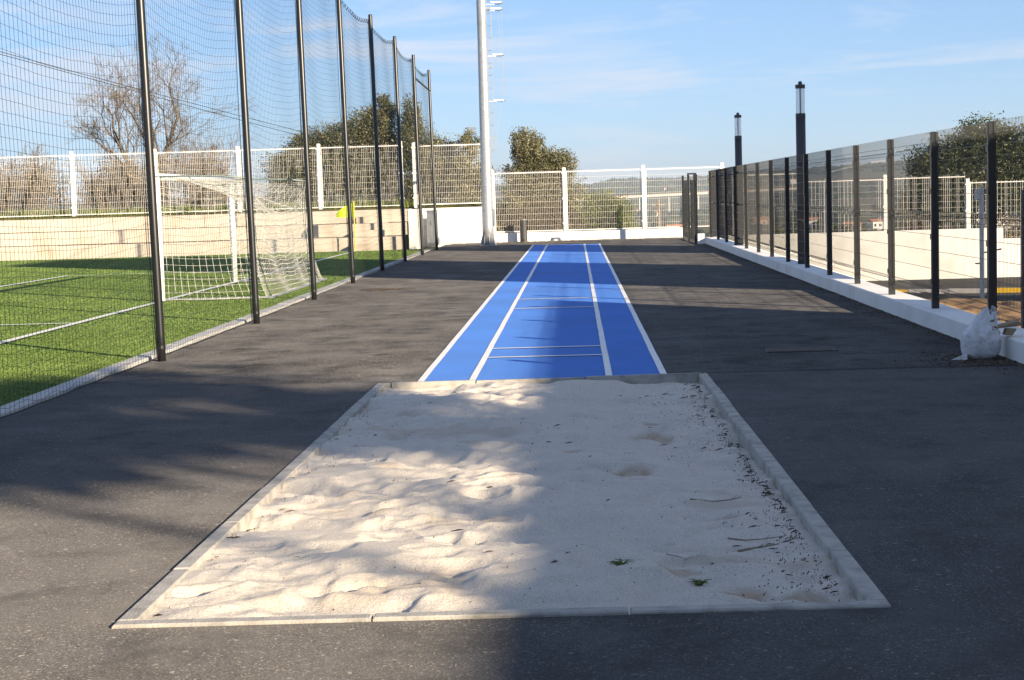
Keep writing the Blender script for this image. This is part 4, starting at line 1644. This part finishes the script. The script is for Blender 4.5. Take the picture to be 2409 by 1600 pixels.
def branch_rec(q_, p, d, L0, r0, depth, r_, spread, droop, segs=4, kink=0.35):
    pts_ = [p]
    cur = Vector(p)
    dv = Vector(d).normalized()
    for i in range(segs):
        dv = (dv + Vector((r_.uniform(-1, 1), r_.uniform(-1, 1), r_.uniform(-1, 1))) * kink * 0.5 + Vector((0, 0, 0.06 - droop * (depth < 2)))).normalized()
        cur = cur + dv * (L0 / segs)
        pts_.append(tuple(cur))
    r1 = r0 * 0.62
    q_.tube(pts_, [max(0.0045, lin(r0, r1, i / segs)) for i in range(segs + 1)], 5 if r0 > 0.02 else 3, cap=False)
    if depth == 0:
        return
    nk = r_.choice((2, 3, 3)) if depth > 1 else r_.choice((3, 4))
    for k2 in range(nk):
        a = r_.uniform(0, 6.28)
        perp = dv.orthogonal().normalized()
        perp = Matrix.Rotation(a, 3, dv) @ perp
        nd = (dv * math.cos(spread) + perp * math.sin(spread) * r_.uniform(0.6, 1.3)).normalized()
        src = pts_[-1] if k2 == 0 else pts_[r_.randint(max(1, segs - 2), segs)]
        branch_rec(q_, src, nd, L0 * r_.uniform(0.58, 0.84), r1 * (0.95 if k2 == 0 else 0.75), depth - 1, r_, spread, droop, max(2, segs - 1), kink)


def bare_tree(name, base, starts, depth, label, seed, spread=0.62, leaves=None, mat='bark_grey', leafmat='leaf_dry', group=None, cat='tree', leaf=0.07):
    t = tag(empty(name, base), label, cat, group)
    r_ = random.Random(seed)
    q_ = MB()
    for p, d, L0, r0 in starts:
        branch_rec(q_, p, d, L0, r0, depth, r_, spread, 0.02)
    q_.build('branches' if len(starts) > 3 else 'trunk', M[mat], t)
    if leaves:
        leaf_cloud('crown', leaves, leaf, M[leafmat], t, seed + 1, aspect=2.2, sub=0.3)
    return t


# behind the terrace fence: two big leafless trees, one smaller, thickets of brush
GZb = 1.30
bare_tree('bare_tree', (-16.3, 64, GZb),
          [((0, 0, -0.2), (-0.25, 0, 1), 2.0, 0.17), ((0.25, 0.1, -0.2), (0.25, 0, 1), 2.2, 0.15), ((0.1, -0.1, 0.6), (0.05, -.2, 1), 1.5, 0.10)], 7,
          'large leafless grey tree rising above the terrace fence behind the goal', 21, 0.60)
bare_tree('bare_tree', (-21.0, 63, GZb), [((0, 0, -0.2), (0.1, 0, 1), 1.0, 0.10), ((0.2, 0, -0.2), (0.4, 0, 1), 1.0, 0.08), ((-0.1, .2, -0.2), (-0.4, 0, 1), 0.9, 0.08)], 6,
          'low leafless tree with a wide twiggy top at the far left of the fence', 22, 0.7,
          leaves=[(0, 0, 1.1, 1.2, .8, 0.9, 900)])
bare_tree('bare_tree', (-14.2, 64.5, GZb), [((0, 0, -0.2), (0.2, 0, 1), 1.05, 0.09), ((0.2, 0, -0.2), (-0.2, 0, 1), 0.95, 0.08)], 6,
          'small leafless tree standing right beside the largest bare tree', 23, 0.6,
          leaves=[(0.2, 0, 1.3, .7, .6, 1.0, 500)])


def thicket(name, base, w, h, n, label, seed, mat='leaf_dry', twigs=34, leaf=0.055):
    r_ = random.Random(seed)
    st = [((r_.uniform(-w, w), r_.uniform(-.5, .5), -0.2), (r_.uniform(-.5, .5), r_.uniform(-.3, .3), 1), h * r_.uniform(.35, .6), 0.022) for _ in range(twigs)]
    blobs = []
    for i in range(6):
        blobs.append((r_.uniform(-w, w) * .8, r_.uniform(-.4, .4), h * r_.uniform(.25, .62), w * .42, .55, h * .34, int(n / 6)))
    return bare_tree(name, base, st, 3, label, seed, 0.5, blobs, 'twig', mat, cat='bush', leaf=leaf)


thicket('dry_bush', (-20.6, 60.2, GZb), 1.9, 2.1, 6500, 'tangled brown brush behind the fence at its far left end', 31)
thicket('dry_bush', (-15.9, 60.5, GZb), 1.5, 2.2, 6000, 'tangled brown brush under the large leafless tree', 32)
thicket('dry_bush', (-13.6, 61.5, GZb), 0.75, 2.5, 3200, 'narrow upright brown bush behind the goal crossbar', 33)
thicket('green_bush', (-17.6, 63.5, GZb), 1.3, 1.4, 4200, 'dark green low bush between the two brown thickets', 34, 'leaf_dark', 12)
thicket('green_bush', (-11.3, 66.0, GZb - .3), 1.0, 1.25, 4200, 'rounded dark green bush seen through the goal net', 35, 'leaf_dark', 10)
thicket('dry_bush', (-24.6, 62.0, GZb), 2.0, 2.4, 4500, 'brown brush beyond the last visible fence panel', 36)

evergreen('evergreen_tree', (-8.6, 65.0, GZb - .1),
          [(-2.35, 0, 1.55, .95, .8, .85, 5200), (-1.55, .2, 2.35, .85, .8, .75, 5200), (-0.4, 0, 2.6, .95, .8, .75, 6000), (0.65, -.1, 2.85, 1.0, .8, .85, 7000),
           (1.35, 0, 3.75, .38, .35, .62, 1900), (0.95, .1, 3.4, .4, .4, .5, 1200), (1.6, .2, 2.3, .8, .8, .9, 4000), (-1.9, -.2, .8, .8, .7, .75, 3000), (-.6, -.3, 1.3, 1.1, .8, .95, 6500), (.9, -.3, 1.3, 1.1, .8, .95, 6500)],
          0.075, 'leaf_olive', 'broad olive-green evergreen tree with a tufted top behind the terrace fence', 41, 0.2, light=(0.48, 0.2))
evergreen('evergreen_tree', (-5.6, 64.2, GZb - .2),
          [(-.55, 0, 3.35, .42, .4, .95, 2600), (-.3, 0, 2.4, .8, .7, .8, 4200), (.55, .1, 2.15, .75, .7, .65, 3400), (0.2, -.2, 1.3, 1.0, .7, .8, 5200), (1.05, 0, 1.2, .6, .6, .8, 2600), (-.4, -.2, .6, .9, .6, .7, 3800)],
          0.07, 'leaf_olive', 'narrow upright evergreen tree standing behind the white wall', 42, 0.15, light=(0.55, 0.2))
evergreen('evergreen_tree', (-3.75, 63.2, GZb - .5),
          [(-.15, 0, 2.75, .42, .4, .48, 1500), (-.35, 0, 1.7, .6, .5, .75, 2600), (.25, 0, 1.4, .5, .5, .6, 1300), (-.3, -.1, .7, .7, .5, .6, 2600)],
          0.07, 'leaf_olive', 'small airy olive tree just left of the lamp mast', 43, 0.08, light=(0.62, 0.2))
evergreen('evergreen_tree', (-1.45, 65.0, -0.9),
          [(-.35, 0, 4.25, .62, .55, .72, 3600), (.15, 0, 3.55, .85, .7, .7, 4200), (.95, 0, 3.5, .55, .5, .62, 2600), (-.65, 0, 3.0, .8, .7, .8, 3800), (.7, -.2, 2.3, 1.1, .8, .9, 6200), (-.6, -.2, 1.7, 1.0, .8, .9, 5600), (1.1, 0, 1.3, .9, .8, .8, 4200), (.2, -.3, .8, 1.2, .7, .8, 5200)],
          0.072, 'leaf_olive', 'olive tree with reddish tips behind the knee-high end wall', 44, 0.16, light=(0.58, 0.22))
evergreen('shrub', (1.15, 62.4, -0.75),
          [(-.3, 0, 1.85, .65, .6, .6, 2600), (.35, 0, 1.55, .6, .6, .6, 2600), (-.6, 0, 1.0, .8, .6, .7, 3600), (.35, -.1, .8, .75, .6, .65, 3200)],
          0.065, 'leaf_bright', 'leafy green shrub against the middle panel of the end fence', 45, 0.05, light=(0.5, 0.2))['category'] = 'shrub'
evergreen('shrub', (-1.0, 60.6, -0.4),
          [(-.9, 0, .85, .8, .5, .6, 3200), (.3, 0, .75, .9, .5, .6, 3400), (-.1, .1, 1.3, .8, .5, .5, 2400)],
          0.055, 'leaf_dry', 'brownish scrub directly behind the bollard', 46, 0.04, light=(0.4, 0.25))['category'] = 'shrub'
evergreen('shrub', (3.0, 61.6, -0.7), [(-.5, 0, .5, .7, .5, .35, 1500), (.4, 0, .6, .7, .5, .4, 1700)],
          0.06, 'leaf_dry', 'low straw-coloured scrub beside the gate end of the fence', 47, 0.03, light=(0.8, 0.2))['category'] = 'shrub'
for i, (x, y, z, s, lb) in enumerate(((4.1, 72, -2.9, 1.0, 'spiky yellow-green agave clump seen through the right fence panel'), (5.2, 75, -3.2, 1.1, 'spiky green agave clump close to the gate'))):
    t = tag(empty('agave', (x, y, z)), lb, 'plant')
    r_ = random.Random(60 + i)
    lv = MB()
    for k2 in range(70):
        a = r_.uniform(0, 6.28)
        e = r_.uniform(.3, 1.4)
        l_ = s * r_.uniform(.9, 1.5)
        c0 = (r_.uniform(-.7, .7), r_.uniform(-.4, .4), .5 * r_.random())
        pts_ = [c0, (c0[0] + math.cos(a) * math.cos(e) * l_ * .5, c0[1] + math.sin(a) * math.cos(e) * l_ * .5, c0[2] + math.sin(e) * l_ * .55),
                (c0[0] + math.cos(a) * math.cos(e) * l_ * 1.1, c0[1] + math.sin(a) * math.cos(e) * l_ * 1.1, c0[2] + math.sin(e) * l_ * .85)]
        lv.tube(pts_, [.05, .04, .006], 4)
    lv.build('leaves', pm('agave_leaf_%d' % i, (0.16, 0.19, 0.04) if i else (0.25, 0.24, 0.06), 0.6, 0.3, 2), t)
evergreen('carob_tree', (15.4, 66.5, -1.9),
          [(-1.0, 0, 4.1, 1.2, 1.0, .95, 5200), (.4, 0, 4.95, 1.2, 1.0, .9, 5200), (1.9, 0, 4.6, 1.2, 1.0, .9, 5200), (-1.7, 0, 2.9, .95, .9, .9, 4200), (-.2, -.3, 3.1, 1.3, .9, 1.0, 5500),
           (1.6, -.2, 3.2, 1.4, 1, 1.0, 5500), (-1.9, 0, 1.8, 1.0, .9, .8, 3600), (3.0, 0, 3.6, 1.0, .9, 1.0, 3600), (-.6, 0, 1.7, 1.1, .9, .7, 3200)],
          0.11, 'leaf_dark', 'dense dark green carob tree across the street beside the white house', 51, 0.2, sub=0.2, aspect=1.4)
for i, (x, w, lb) in enumerate(((7.0, 1.1, 'green scrub below the wall beside the second lamp column'), (9.6, 1.2, 'dark scrub behind the white grating fence across the street'), (12.5, 1.3, 'dry scrub in front of the carob trunk'), (15.5, 1.4, 'scrub bank in front of the white house'))):
    evergreen('shrub', (x, 59.5 + i * .8, -2.2), [(-w * .5, 0, 1.2, w * .7, .7, .8, 2600), (w * .5, 0, 1.3, w * .7, .7, .9, 2600), (0, 0, 2.0, w * .6, .6, .5, 1500)], 0.07,
              ('leaf_bright', 'leaf_dark', 'leaf_dry', 'leaf_dry')[i], lb, 70 + i, 0.05)['category'] = 'shrub'

# meadow grass along the foot of the terrace fence
n = 16000
gx_ = nr.uniform(-28, -5.6, n)
gy_ = 57.0 + nr.uniform(0, 1, n) ** 1.3 * 6
gz_ = ground_z(gx_, gy_)
gh = nr.uniform(0.1, 0.34, n) * (0.55 + 0.6 * sstep(-.4, .5, vnoise(gx_ * .8, gy_ * .8, 81)))
a = nr.uniform(0, 6.28, n)
p = np.stack([np.stack([gx_ - np.cos(a) * .02, gy_ - np.sin(a) * .02, gz_ - .02], -1), np.stack([gx_ + np.cos(a) * .02, gy_ + np.sin(a) * .02, gz_ - .02], -1),
              np.stack([gx_ + nr.normal(0, .06, n), gy_ + nr.normal(0, .06, n), gz_ + gh], -1)], 1).reshape(-1, 3)
tag(npmesh('meadow_grass', p, np.arange(3 * n).reshape(-1, 3), M['grass'], attr=np.clip(nr.normal(.55, .25, n), 0, 1)), 'bright meadow grass behind the terrace fence', 'grass', kind='stuff')

# valley scrub and ridge forest: far masses
def blob_mass(name, pts_, label, mat, seed):
    g = np.random.default_rng(seed)
    ico = np.array([(0, 0, 1), (.894, 0, .447), (.276, .851, .447), (-.724, .526, .447), (-.724, -.526, .447), (.276, -.851, .447),
                    (.724, .526, -.447), (-.276, .851, -.447), (-.894, 0, -.447), (-.276, -.851, -.447), (.724, -.526, -.447), (0, 0, -1)])
    fc = np.array([(0, 1, 2), (0, 2, 3), (0, 3, 4), (0, 4, 5), (0, 5, 1), (1, 6, 2), (2, 7, 3), (3, 8, 4), (4, 9, 5), (5, 10, 1), (6, 7, 2), (7, 8, 3), (8, 9, 4), (9, 10, 5), (10, 6, 1), (11, 7, 6), (11, 8, 7), (11, 9, 8), (11, 10, 9), (11, 6, 10)])
    n = len(pts_)
    P_a = np.asarray(pts_)
    v = ico[None] * P_a[:, None, 3:4] * np.array([1.15, 1.15, 0.8]) * g.uniform(.7, 1.25, (n, 12, 1)) + P_a[:, None, :3]
    f = (np.arange(n)[:, None, None] * 12 + fc[None]).reshape(-1, 3)
    return tag(npmesh(name, v.reshape(-1, 3), f, mat, attr=np.clip(np.repeat(g.uniform(0, 1, n), 20) + g.normal(0, .12, n * 20), 0, 1)), label, 'wood', kind='stuff')


n = 5200
ax_ = nr.uniform(-0.12, 0.34, n)
rr2 = nr.uniform(1700, 3250, n)
ridge_ = nr.uniform(0, 1, n) < 0.35
rr2[ridge_] = nr.uniform(2750, 3050, ridge_.sum())
fy2 = rr2 / np.sqrt(1 + ax_ ** 2)
fx2 = ax_ * fy2
dens = vnoise(fx2 / 130, fy2 / 170, 91) > (-0.25)
fx2, fy2 = fx2[dens], fy2[dens]
sz2 = nr.uniform(3.0, 7.5, len(fx2))
blob_mass('hill_wood', np.stack([fx2, fy2, ground_z(fx2, fy2) + sz2 * .55, sz2], -1), 'far wooded hills with rounded pines along the ridge', M['forest'], 92)
n = 2600
ax_ = nr.uniform(-0.1, 0.34, n)
rr2 = np.exp(nr.uniform(math.log(170), math.log(1500), n))
fy2 = rr2 / np.sqrt(1 + ax_ ** 2)
fx2 = ax_ * fy2
dens = vnoise(fx2 / 60, fy2 / 90, 93) > (-0.05)
fx2, fy2 = fx2[dens], fy2[dens]
sz2 = nr.uniform(0.8, 2.6, len(fx2)) * (0.7 + rr2[dens] / 1200)
blob_mass('valley_scrub', np.stack([fx2, fy2, ground_z(fx2, fy2) + sz2 * .4, sz2], -1), 'patchy trees and scrub scattered over the valley floor', M['forest'], 94)


# ================================================================== HOUSES, BRIDGE, POLES
def house(name, x, y, w, d, h, wall, label, rz=0.0, roof=True, z=None, win=3):
    z0 = float(ground_z(np.array([x]), np.array([y]))[0]) - 0.2 if z is None else z
    t = tag(empty(name, (x, y, z0), rz), label, 'house', 'far houses in the valley')
    q_ = MB()
    q_.box(-w / 2, w / 2, -d / 2, d / 2, 0, h)
    q_.build('wall', M[wall], t)
    q_ = MB()
    e = 0.35
    if roof:
        rh = d * 0.22
        q_.v = [(-w / 2 - e, -d / 2 - e, h + .003), (w / 2 + e, -d / 2 - e, h + .003), (w / 2 + e, d / 2 + e, h + .003), (-w / 2 - e, d / 2 + e, h + .003), (-w / 2 - e, 0, h + rh), (w / 2 + e, 0, h + rh)]
        q_.f = [(0, 1, 5, 4), (2, 3, 4, 5), (0, 4, 3), (1, 2, 5), (3, 2, 1, 0)]
        q_.mi = [0] * 5
        q_.build('roof', M['roof_tile'], t)
    else:
        q_.box(-w / 2 - .1, w / 2 + .1, -d / 2 - .1, d / 2 + .1, h + .003, h + .4)
        q_.build('roof', M['house_white'], t)
    for i in range(win):
        wx_ = -w / 2 + (i + .5) * w / win
        q_ = MB()
        q_.box(wx_ - .5, wx_ + .5, -d / 2 - .06, -d / 2 - .004, h * .42, h * .75)
        q_.build('window', M['window_glass'], t)
    return t


house('house', 27, 1130, 8, 6, 3.6, 'house_white', 'far white two-part house low in the valley below the bridge', 0.2)
house('house', 19.5, 1150, 5, 4, 2.4, 'house_pink', 'small far house with red roof beside the white valley house', -0.1)
house('house', 46, 1210, 9, 5, 2.4, 'house_white', 'long far white shed under the middle of the bridge', 0.1, roof=False)
house('house', 60, 1260, 6, 5, 2.8, 'house_white', 'far white cottage behind a row of valley trees', 0.0)
house('house', 53, 1400, 6, 5, 3.0, 'house_pink', 'far pale house tucked beneath the bridge deck', 0.3)
house('house', 62, 2330, 9, 7, 5, 'house_yellow', 'far ochre villa alone on the wooded hillside', 0.1)
house('house', 124, 2250, 12, 7, 5, 'house_white', 'far white hillside villa above the bridge end', 0.15)
house('house', 40.0, 690, 7, 5, 4.2, 'house_yellow', 'ochre house with hipped tile roof close to the gate', 0.4, win=2)
house('house', 33, 560, 4, 4, 2.2, 'house_yellow', 'low ochre outbuilding with tile roof below the ochre house', 0.2, win=2)
house('house', 88, 800, 8, 6, 3.8, 'house_pink', 'pinkish tiled house seen through the mesh fence', 0.2)
house('house', 104, 760, 8, 6, 3.8, 'house_white', 'white tiled house seen through the fence beside a lamp column', -0.2)
house('house', 112, 690, 7, 5, 3.4, 'house_pink', 'terracotta house on the slope left of the carob tree', 0.1)
house('house', 300, 2300, 16, 9, 6, 'house_white', 'far white villa on the ridge above the street', 0.0)
house('house', 128, 720, 7, 5, 3.6, 'house_white', 'pale house with orange roof beside the carob crown', 0.3)

# white gabled house across the street
hz = -3.6
wh = tag(empty('gabled_house', (23.5, 88, hz)), 'white gabled house with small tiled canopy behind the carob tree', 'house')
q = MB()
prof = [(-3.7, 0), (6, 0), (6, 5.6), (2.2, 6.35), (-2.3, 6.15), (-3.7, 5.6)]
q.v = [(x, -4, z) for x, z in prof] + [(x, 4, z) for x, z in prof]
k6 = len(prof)
q.f = [tuple(range(k6)), tuple(range(2 * k6 - 1, k6 - 1, -1))] + [(i, i + k6, (i + 1) % k6 + k6, (i + 1) % k6) for i in range(k6)]
q.mi = [0] * len(q.f)
q.build('wall', M['house_white'], wh)
q = MB()
q.hexa([(-3.9, -4.2, 5.62), (6.2, -4.2, 5.62), (6.2, 4.2, 5.62), (-3.9, 4.2, 5.62), (-3.9, -4.2, 5.7), (2.2, -4.2, 6.5), (2.2, 4.2, 6.5), (-3.9, 4.2, 5.7)])
rf = q.build('roof_edge', M['house_white'], wh)
q = MB()
q.hexa([(-2.9, -4.9, 5.05), (0.4, -4.9, 5.05), (0.4, -4.02, 5.3), (-2.9, -4.02, 5.3), (-2.9, -4.9, 5.13), (0.4, -4.9, 5.13), (0.4, -4.02, 5.42), (-2.9, -4.02, 5.42)])
q.build('tile_canopy', M['roof_tile'], wh)
for x in (-1.6, 1.6, 4.0):
    q = MB()
    q.box(x - .5, x + .5, -4.06, -4.004, 3.2, 4.5)
    f_ = q.build('window', M['window_glass'], wh)
    q = MB()
    q.box(x - .58, x + .58, -4.1, -4.062, 3.1, 3.19)
    q.build('sill', M['house_white'], f_)
q = MB()
q.box(-3.6, 5.9, -4.05, -4.004, 2.35, 2.65)
q.build('yellow_band', M['yellow'], wh)

# viaduct
br = tag(empty('viaduct', (70, 1500, -10)), 'long pale concrete viaduct crossing the far valley', 'bridge')
q = MB()
q.hexa([(-75, -4, 5.9), (130, -4, 9.9), (130, 4, 9.9), (-75, 4, 5.9), (-75, -4, 7.2), (130, -4, 11.2), (130, 4, 11.2), (-75, 4, 7.2)])
q.build('deck', M['bridge'], br)
q = MB()
q.hexa([(-75, -4.2, 7.21), (130, -4.2, 11.21), (130, -4.0, 11.21), (-75, -4.0, 7.21), (-75, -4.2, 8.0), (130, -4.2, 12.0), (130, -4.0, 12.0), (-75, -4.0, 8.0)])
q.build('parapet', M['house_pink'], br)
for i in range(8):
    x = -65 + i * 26
    q = MB()
    q.box(x - 0.45, x + 0.45, -2, 2, -9, lin(5.9, 9.9, (x + 75) / 205) - .01)
    q.build('pier', M['bridge'], br)
# pale plastic greenhouse in the fields
gh_ = tag(empty('greenhouse', (21.5, 560, float(ground_z(np.array([21.5]), np.array([560.]))[0]))), 'pale plastic greenhouse lying low in the fields', 'greenhouse')
for k_ in range(3):
    q = MB()
    ring = [(math.cos(a) * 3.0, 2.6 * math.sin(a)) for a in np.linspace(0, math.pi, 9)]
    q.v = [(-9, k_ * 6.2 + y, z) for y, z in ring] + [(9, k_ * 6.2 + y, z) for y, z in ring]
    q.f = [(i, i + 1, i + 10, i + 9) for i in range(8)] + [tuple(range(9)), tuple(range(17, 8, -1))]
    q.mi = [0] * 10
    q.build('tunnel', M['poly'], gh_)


def wood_pole(x, y, h, label, z=None, arm=True):
    z0 = float(ground_z(np.array([x]), np.array([y]))[0]) if z is None else z
    t = tag(empty('utility_pole', (x, y, z0)), label, 'pole')
    q_ = MB()
    q_.lathe([(0.15, -0.3), (0.10, h)], 8)
    q_.build('shaft', M['pole_wood'], t)
    if arm:
        q_ = MB()
        q_.box(-0.5, 0.5, 0.105, 0.18, h - .5, h - .38)
        q_.build('crossarm', M['pole_wood'], t)
    return t


wood_pole(6.9, 140, 9.6, 'wooden utility pole rising from the valley beside the fence post')
wood_pole(-8.6, 77.5, 6.0, 'wooden utility pole hidden in the evergreen crown', z=-1.6, arm=False)
sl = tag(empty('street_light', (17.3, 118, -7)), 'slender street light with curved arm beyond the mesh fence', 'street light')
q = MB()
q.tube([(0, 0, 0), (0, 0, 9.0), (0.5, 0, 9.6), (3.4, 0, 10.2)], [0.09, 0.07, 0.06, 0.04], 7)
q.build('pole', M['galv'], sl)
q = MB()
q.hexa([(3.2, -.12, 10.1), (4.5, -.12, 10.25), (4.5, .12, 10.25), (3.2, .12, 10.1), (3.2, -.12, 10.22), (4.5, -.12, 10.36), (4.5, .12, 10.36), (3.2, .12, 10.22)])
q.build('lamp_head', M['galv'], sl)
# overhead cables
P0, P1 = Vector((-25.5, 22.8, 9.3)), Vector((-8.75, 77.4, 3.75))
for k_, (dz, lb) in enumerate(((0.0, 'upper of two thin overhead cables crossing above the goal'), (-0.13, 'lower of two thin overhead cables crossing above the goal'))):
    q = MB()
    pts_ = []
    for t in np.linspace(0, 1, 40):
        p = P0.lerp(P1, t)
        pts_.append((p.x, p.y, p.z + dz * (1 + 0.4 * math.sin(9 * t)) - 0.18 * 4 * t * (1 - t)))
    q.tube(pts_, 0.011, 5)
    tag(q.build('overhead_cable', M['dark_trim']), lb, 'cable')
wp = tag(empty('utility_pole', (-25.5, 22.7, 0)), 'wooden utility pole beside the pitch carrying two overhead cables', 'pole')
q = MB()
q.lathe([(0.14, -0.2), (0.10, 9.5)], 8)
q.build('shaft', M['pole_wood'], wp)

# white post with clamps and a small plate by the street
sp_ = tag(empty('street_post', (6.32, 26.5, street_z(26.5))), 'slim white steel post with small plate beside the street', 'post')
q = MB()
q.lathe([(0.035, -0.05), (0.035, 1.75)], 10)
q.build('shaft', M['white_steel'], sp_)
q = MB()
q.box(-0.10, -0.037, -0.06, 0.06, 1.55, 1.70)
q.build('plate', M['white_steel'], sp_)
for z in (0.55, 0.72):
    q = MB()
    q.tube([(0.036, 0, z), (0.10, -.02, z + .01), (0.30, -.02, z + .05)] if z > .6 else [(-0.036, 0, z), (-0.10, 0, z)], 0.012, 5)
    q.build('hook', M['bollard'], sp_)

# ================================================================== UNSEEN OBJECTS SHAPED TO SHADE THE YARD (right of and behind the camera)
scr = tag(empty('shade_screen', (10.5, 0, 0)), 'long unseen green screen added on posts to shade the yard', 'screen')  # added out of view; its raised panel casts the straight-edged shade
q = MB()
q.box(-0.04, 0.04, -14, 13.3, 2.84, 5.0)
q.build('shade_panel', M['screen'], scr)
for i in range(8):
    y = -13.9 + i * 3.87
    q = MB()
    q.box(0.05, 0.17, y - 0.06, y + 0.06, -0.2, 5.05)
    q.build('post', M['galv'], scr)


def block(name, x, y, w, h, label):
    z0 = float(ground_z(np.array([x]), np.array([y]))[0])
    t = tag(empty(name, (x, y, z0)), label, 'building')
    q_ = MB()
    q_.box(-w / 2, w / 2, -w / 2, w / 2, -0.3, h)
    q_.build('wall', M['render_block'], t)
    q_ = MB()
    q_.box(-w / 2 - .1, w / 2 + .1, -w / 2 - .1, w / 2 + .1, h + .004, h + .25)
    q_.build('roof', M['roof_tile'], t)
    for k2 in range(int(h // 3)):
        q_ = MB()
        q_.box(-w / 2 - .03, -w / 2 - .004, -.6, .6, 1 + 3 * k2, 2.3 + 3 * k2)
        q_.build('window', M['window_glass'], t)
    return t


sky_blk = tag(empty('sky_blocker', (-5.5, -8, 0)), 'unseen two-storey block added behind the camera to cut skylight', 'building')  # invented building behind the camera, blocks skylight from the near asphalt
q = MB()
q.box(-8.5, 8.0, -5, 4.8, -0.3, 7.2)
q.build('wall', M['render_block'], sky_blk)
q = MB()
q.box(-8.8, 8.3, -5.3, 5.1, 7.204, 7.5)
q.build('roof', M['kerb2'], sky_blk)
for k2 in range(5):
    for zz0 in (1.0, 4.4):
        q = MB()
        q.box(-7.4 + k2 * 3.2, -5.8 + k2 * 3.2, 4.804, 4.84, zz0, zz0 + 1.3)
        q.build('window', M['window_glass'], sky_blk)
block('shadow_tower', 12, 21.2, 4.3, 11.8, 'slender unseen tower added to cast the wide shadow band')  # unseen tower, width and height set by the shadow band it casts
block('shadow_tower', 18, 29.8, 3.0, 10.2, 'lower unseen tower added to shade the far runway end')  # unseen tower too, sized so its shadow covers the runway end
for i, (x, y, z, w, lb) in enumerate(((16.1, -8.6, 8.4, 2.0, 'tall pine with flat crown behind the screen'), (16.6, -11.0, 10.0, 2.4, 'taller pine with wide crown behind the screen'))):
    evergreen('pine_tree', (x, y, -0.1), [(-.8 * w, 0, z, w * .7, w * .7, .3, 240), (.7 * w, .4 * w, z + .4, w * .7, w * .7, .3, 240), (0, -.8 * w, z + .8, w * .7, w * .7, .3, 240), (.1 * w, .9 * w, z - .3, w * .7, w * .7, .3, 170)],
              0.22, 'needle', lb, 100 + i, 0.10, sub=0.30, aspect=2.6, fine=False)

# ================================================================== HAZE
HAZE = 0.00019
if HAZE > 0:
    q = MB()
    q.box(-7000, 7000, -800, 7500, -40, 70)
    hz_m = bpy.data.materials.new('haze_air')
    hz_m.use_nodes = True
    nn, ll_ = hz_m.node_tree.nodes, hz_m.node_tree.links
    nn.remove(nn['Principled BSDF'])
    pv = nn.new('ShaderNodeVolumePrincipled')
    pv.inputs['Color'].default_value = (0.72, 0.86, 1.0, 1)
    pv.inputs['Density'].default_value = HAZE
    pv.inputs['Anisotropy'].default_value = 0.2
    ll_.new(pv.outputs[0], nn['Material Output'].inputs['Volume'])
    hb = tag(q.build('haze', hz_m), kind='stuff')
SC.cycles.max_bounces = 6
SC.cycles.transparent_max_bounces = 12
SC.cycles.caustics_refractive = False
SC.cycles.caustics_reflective = False
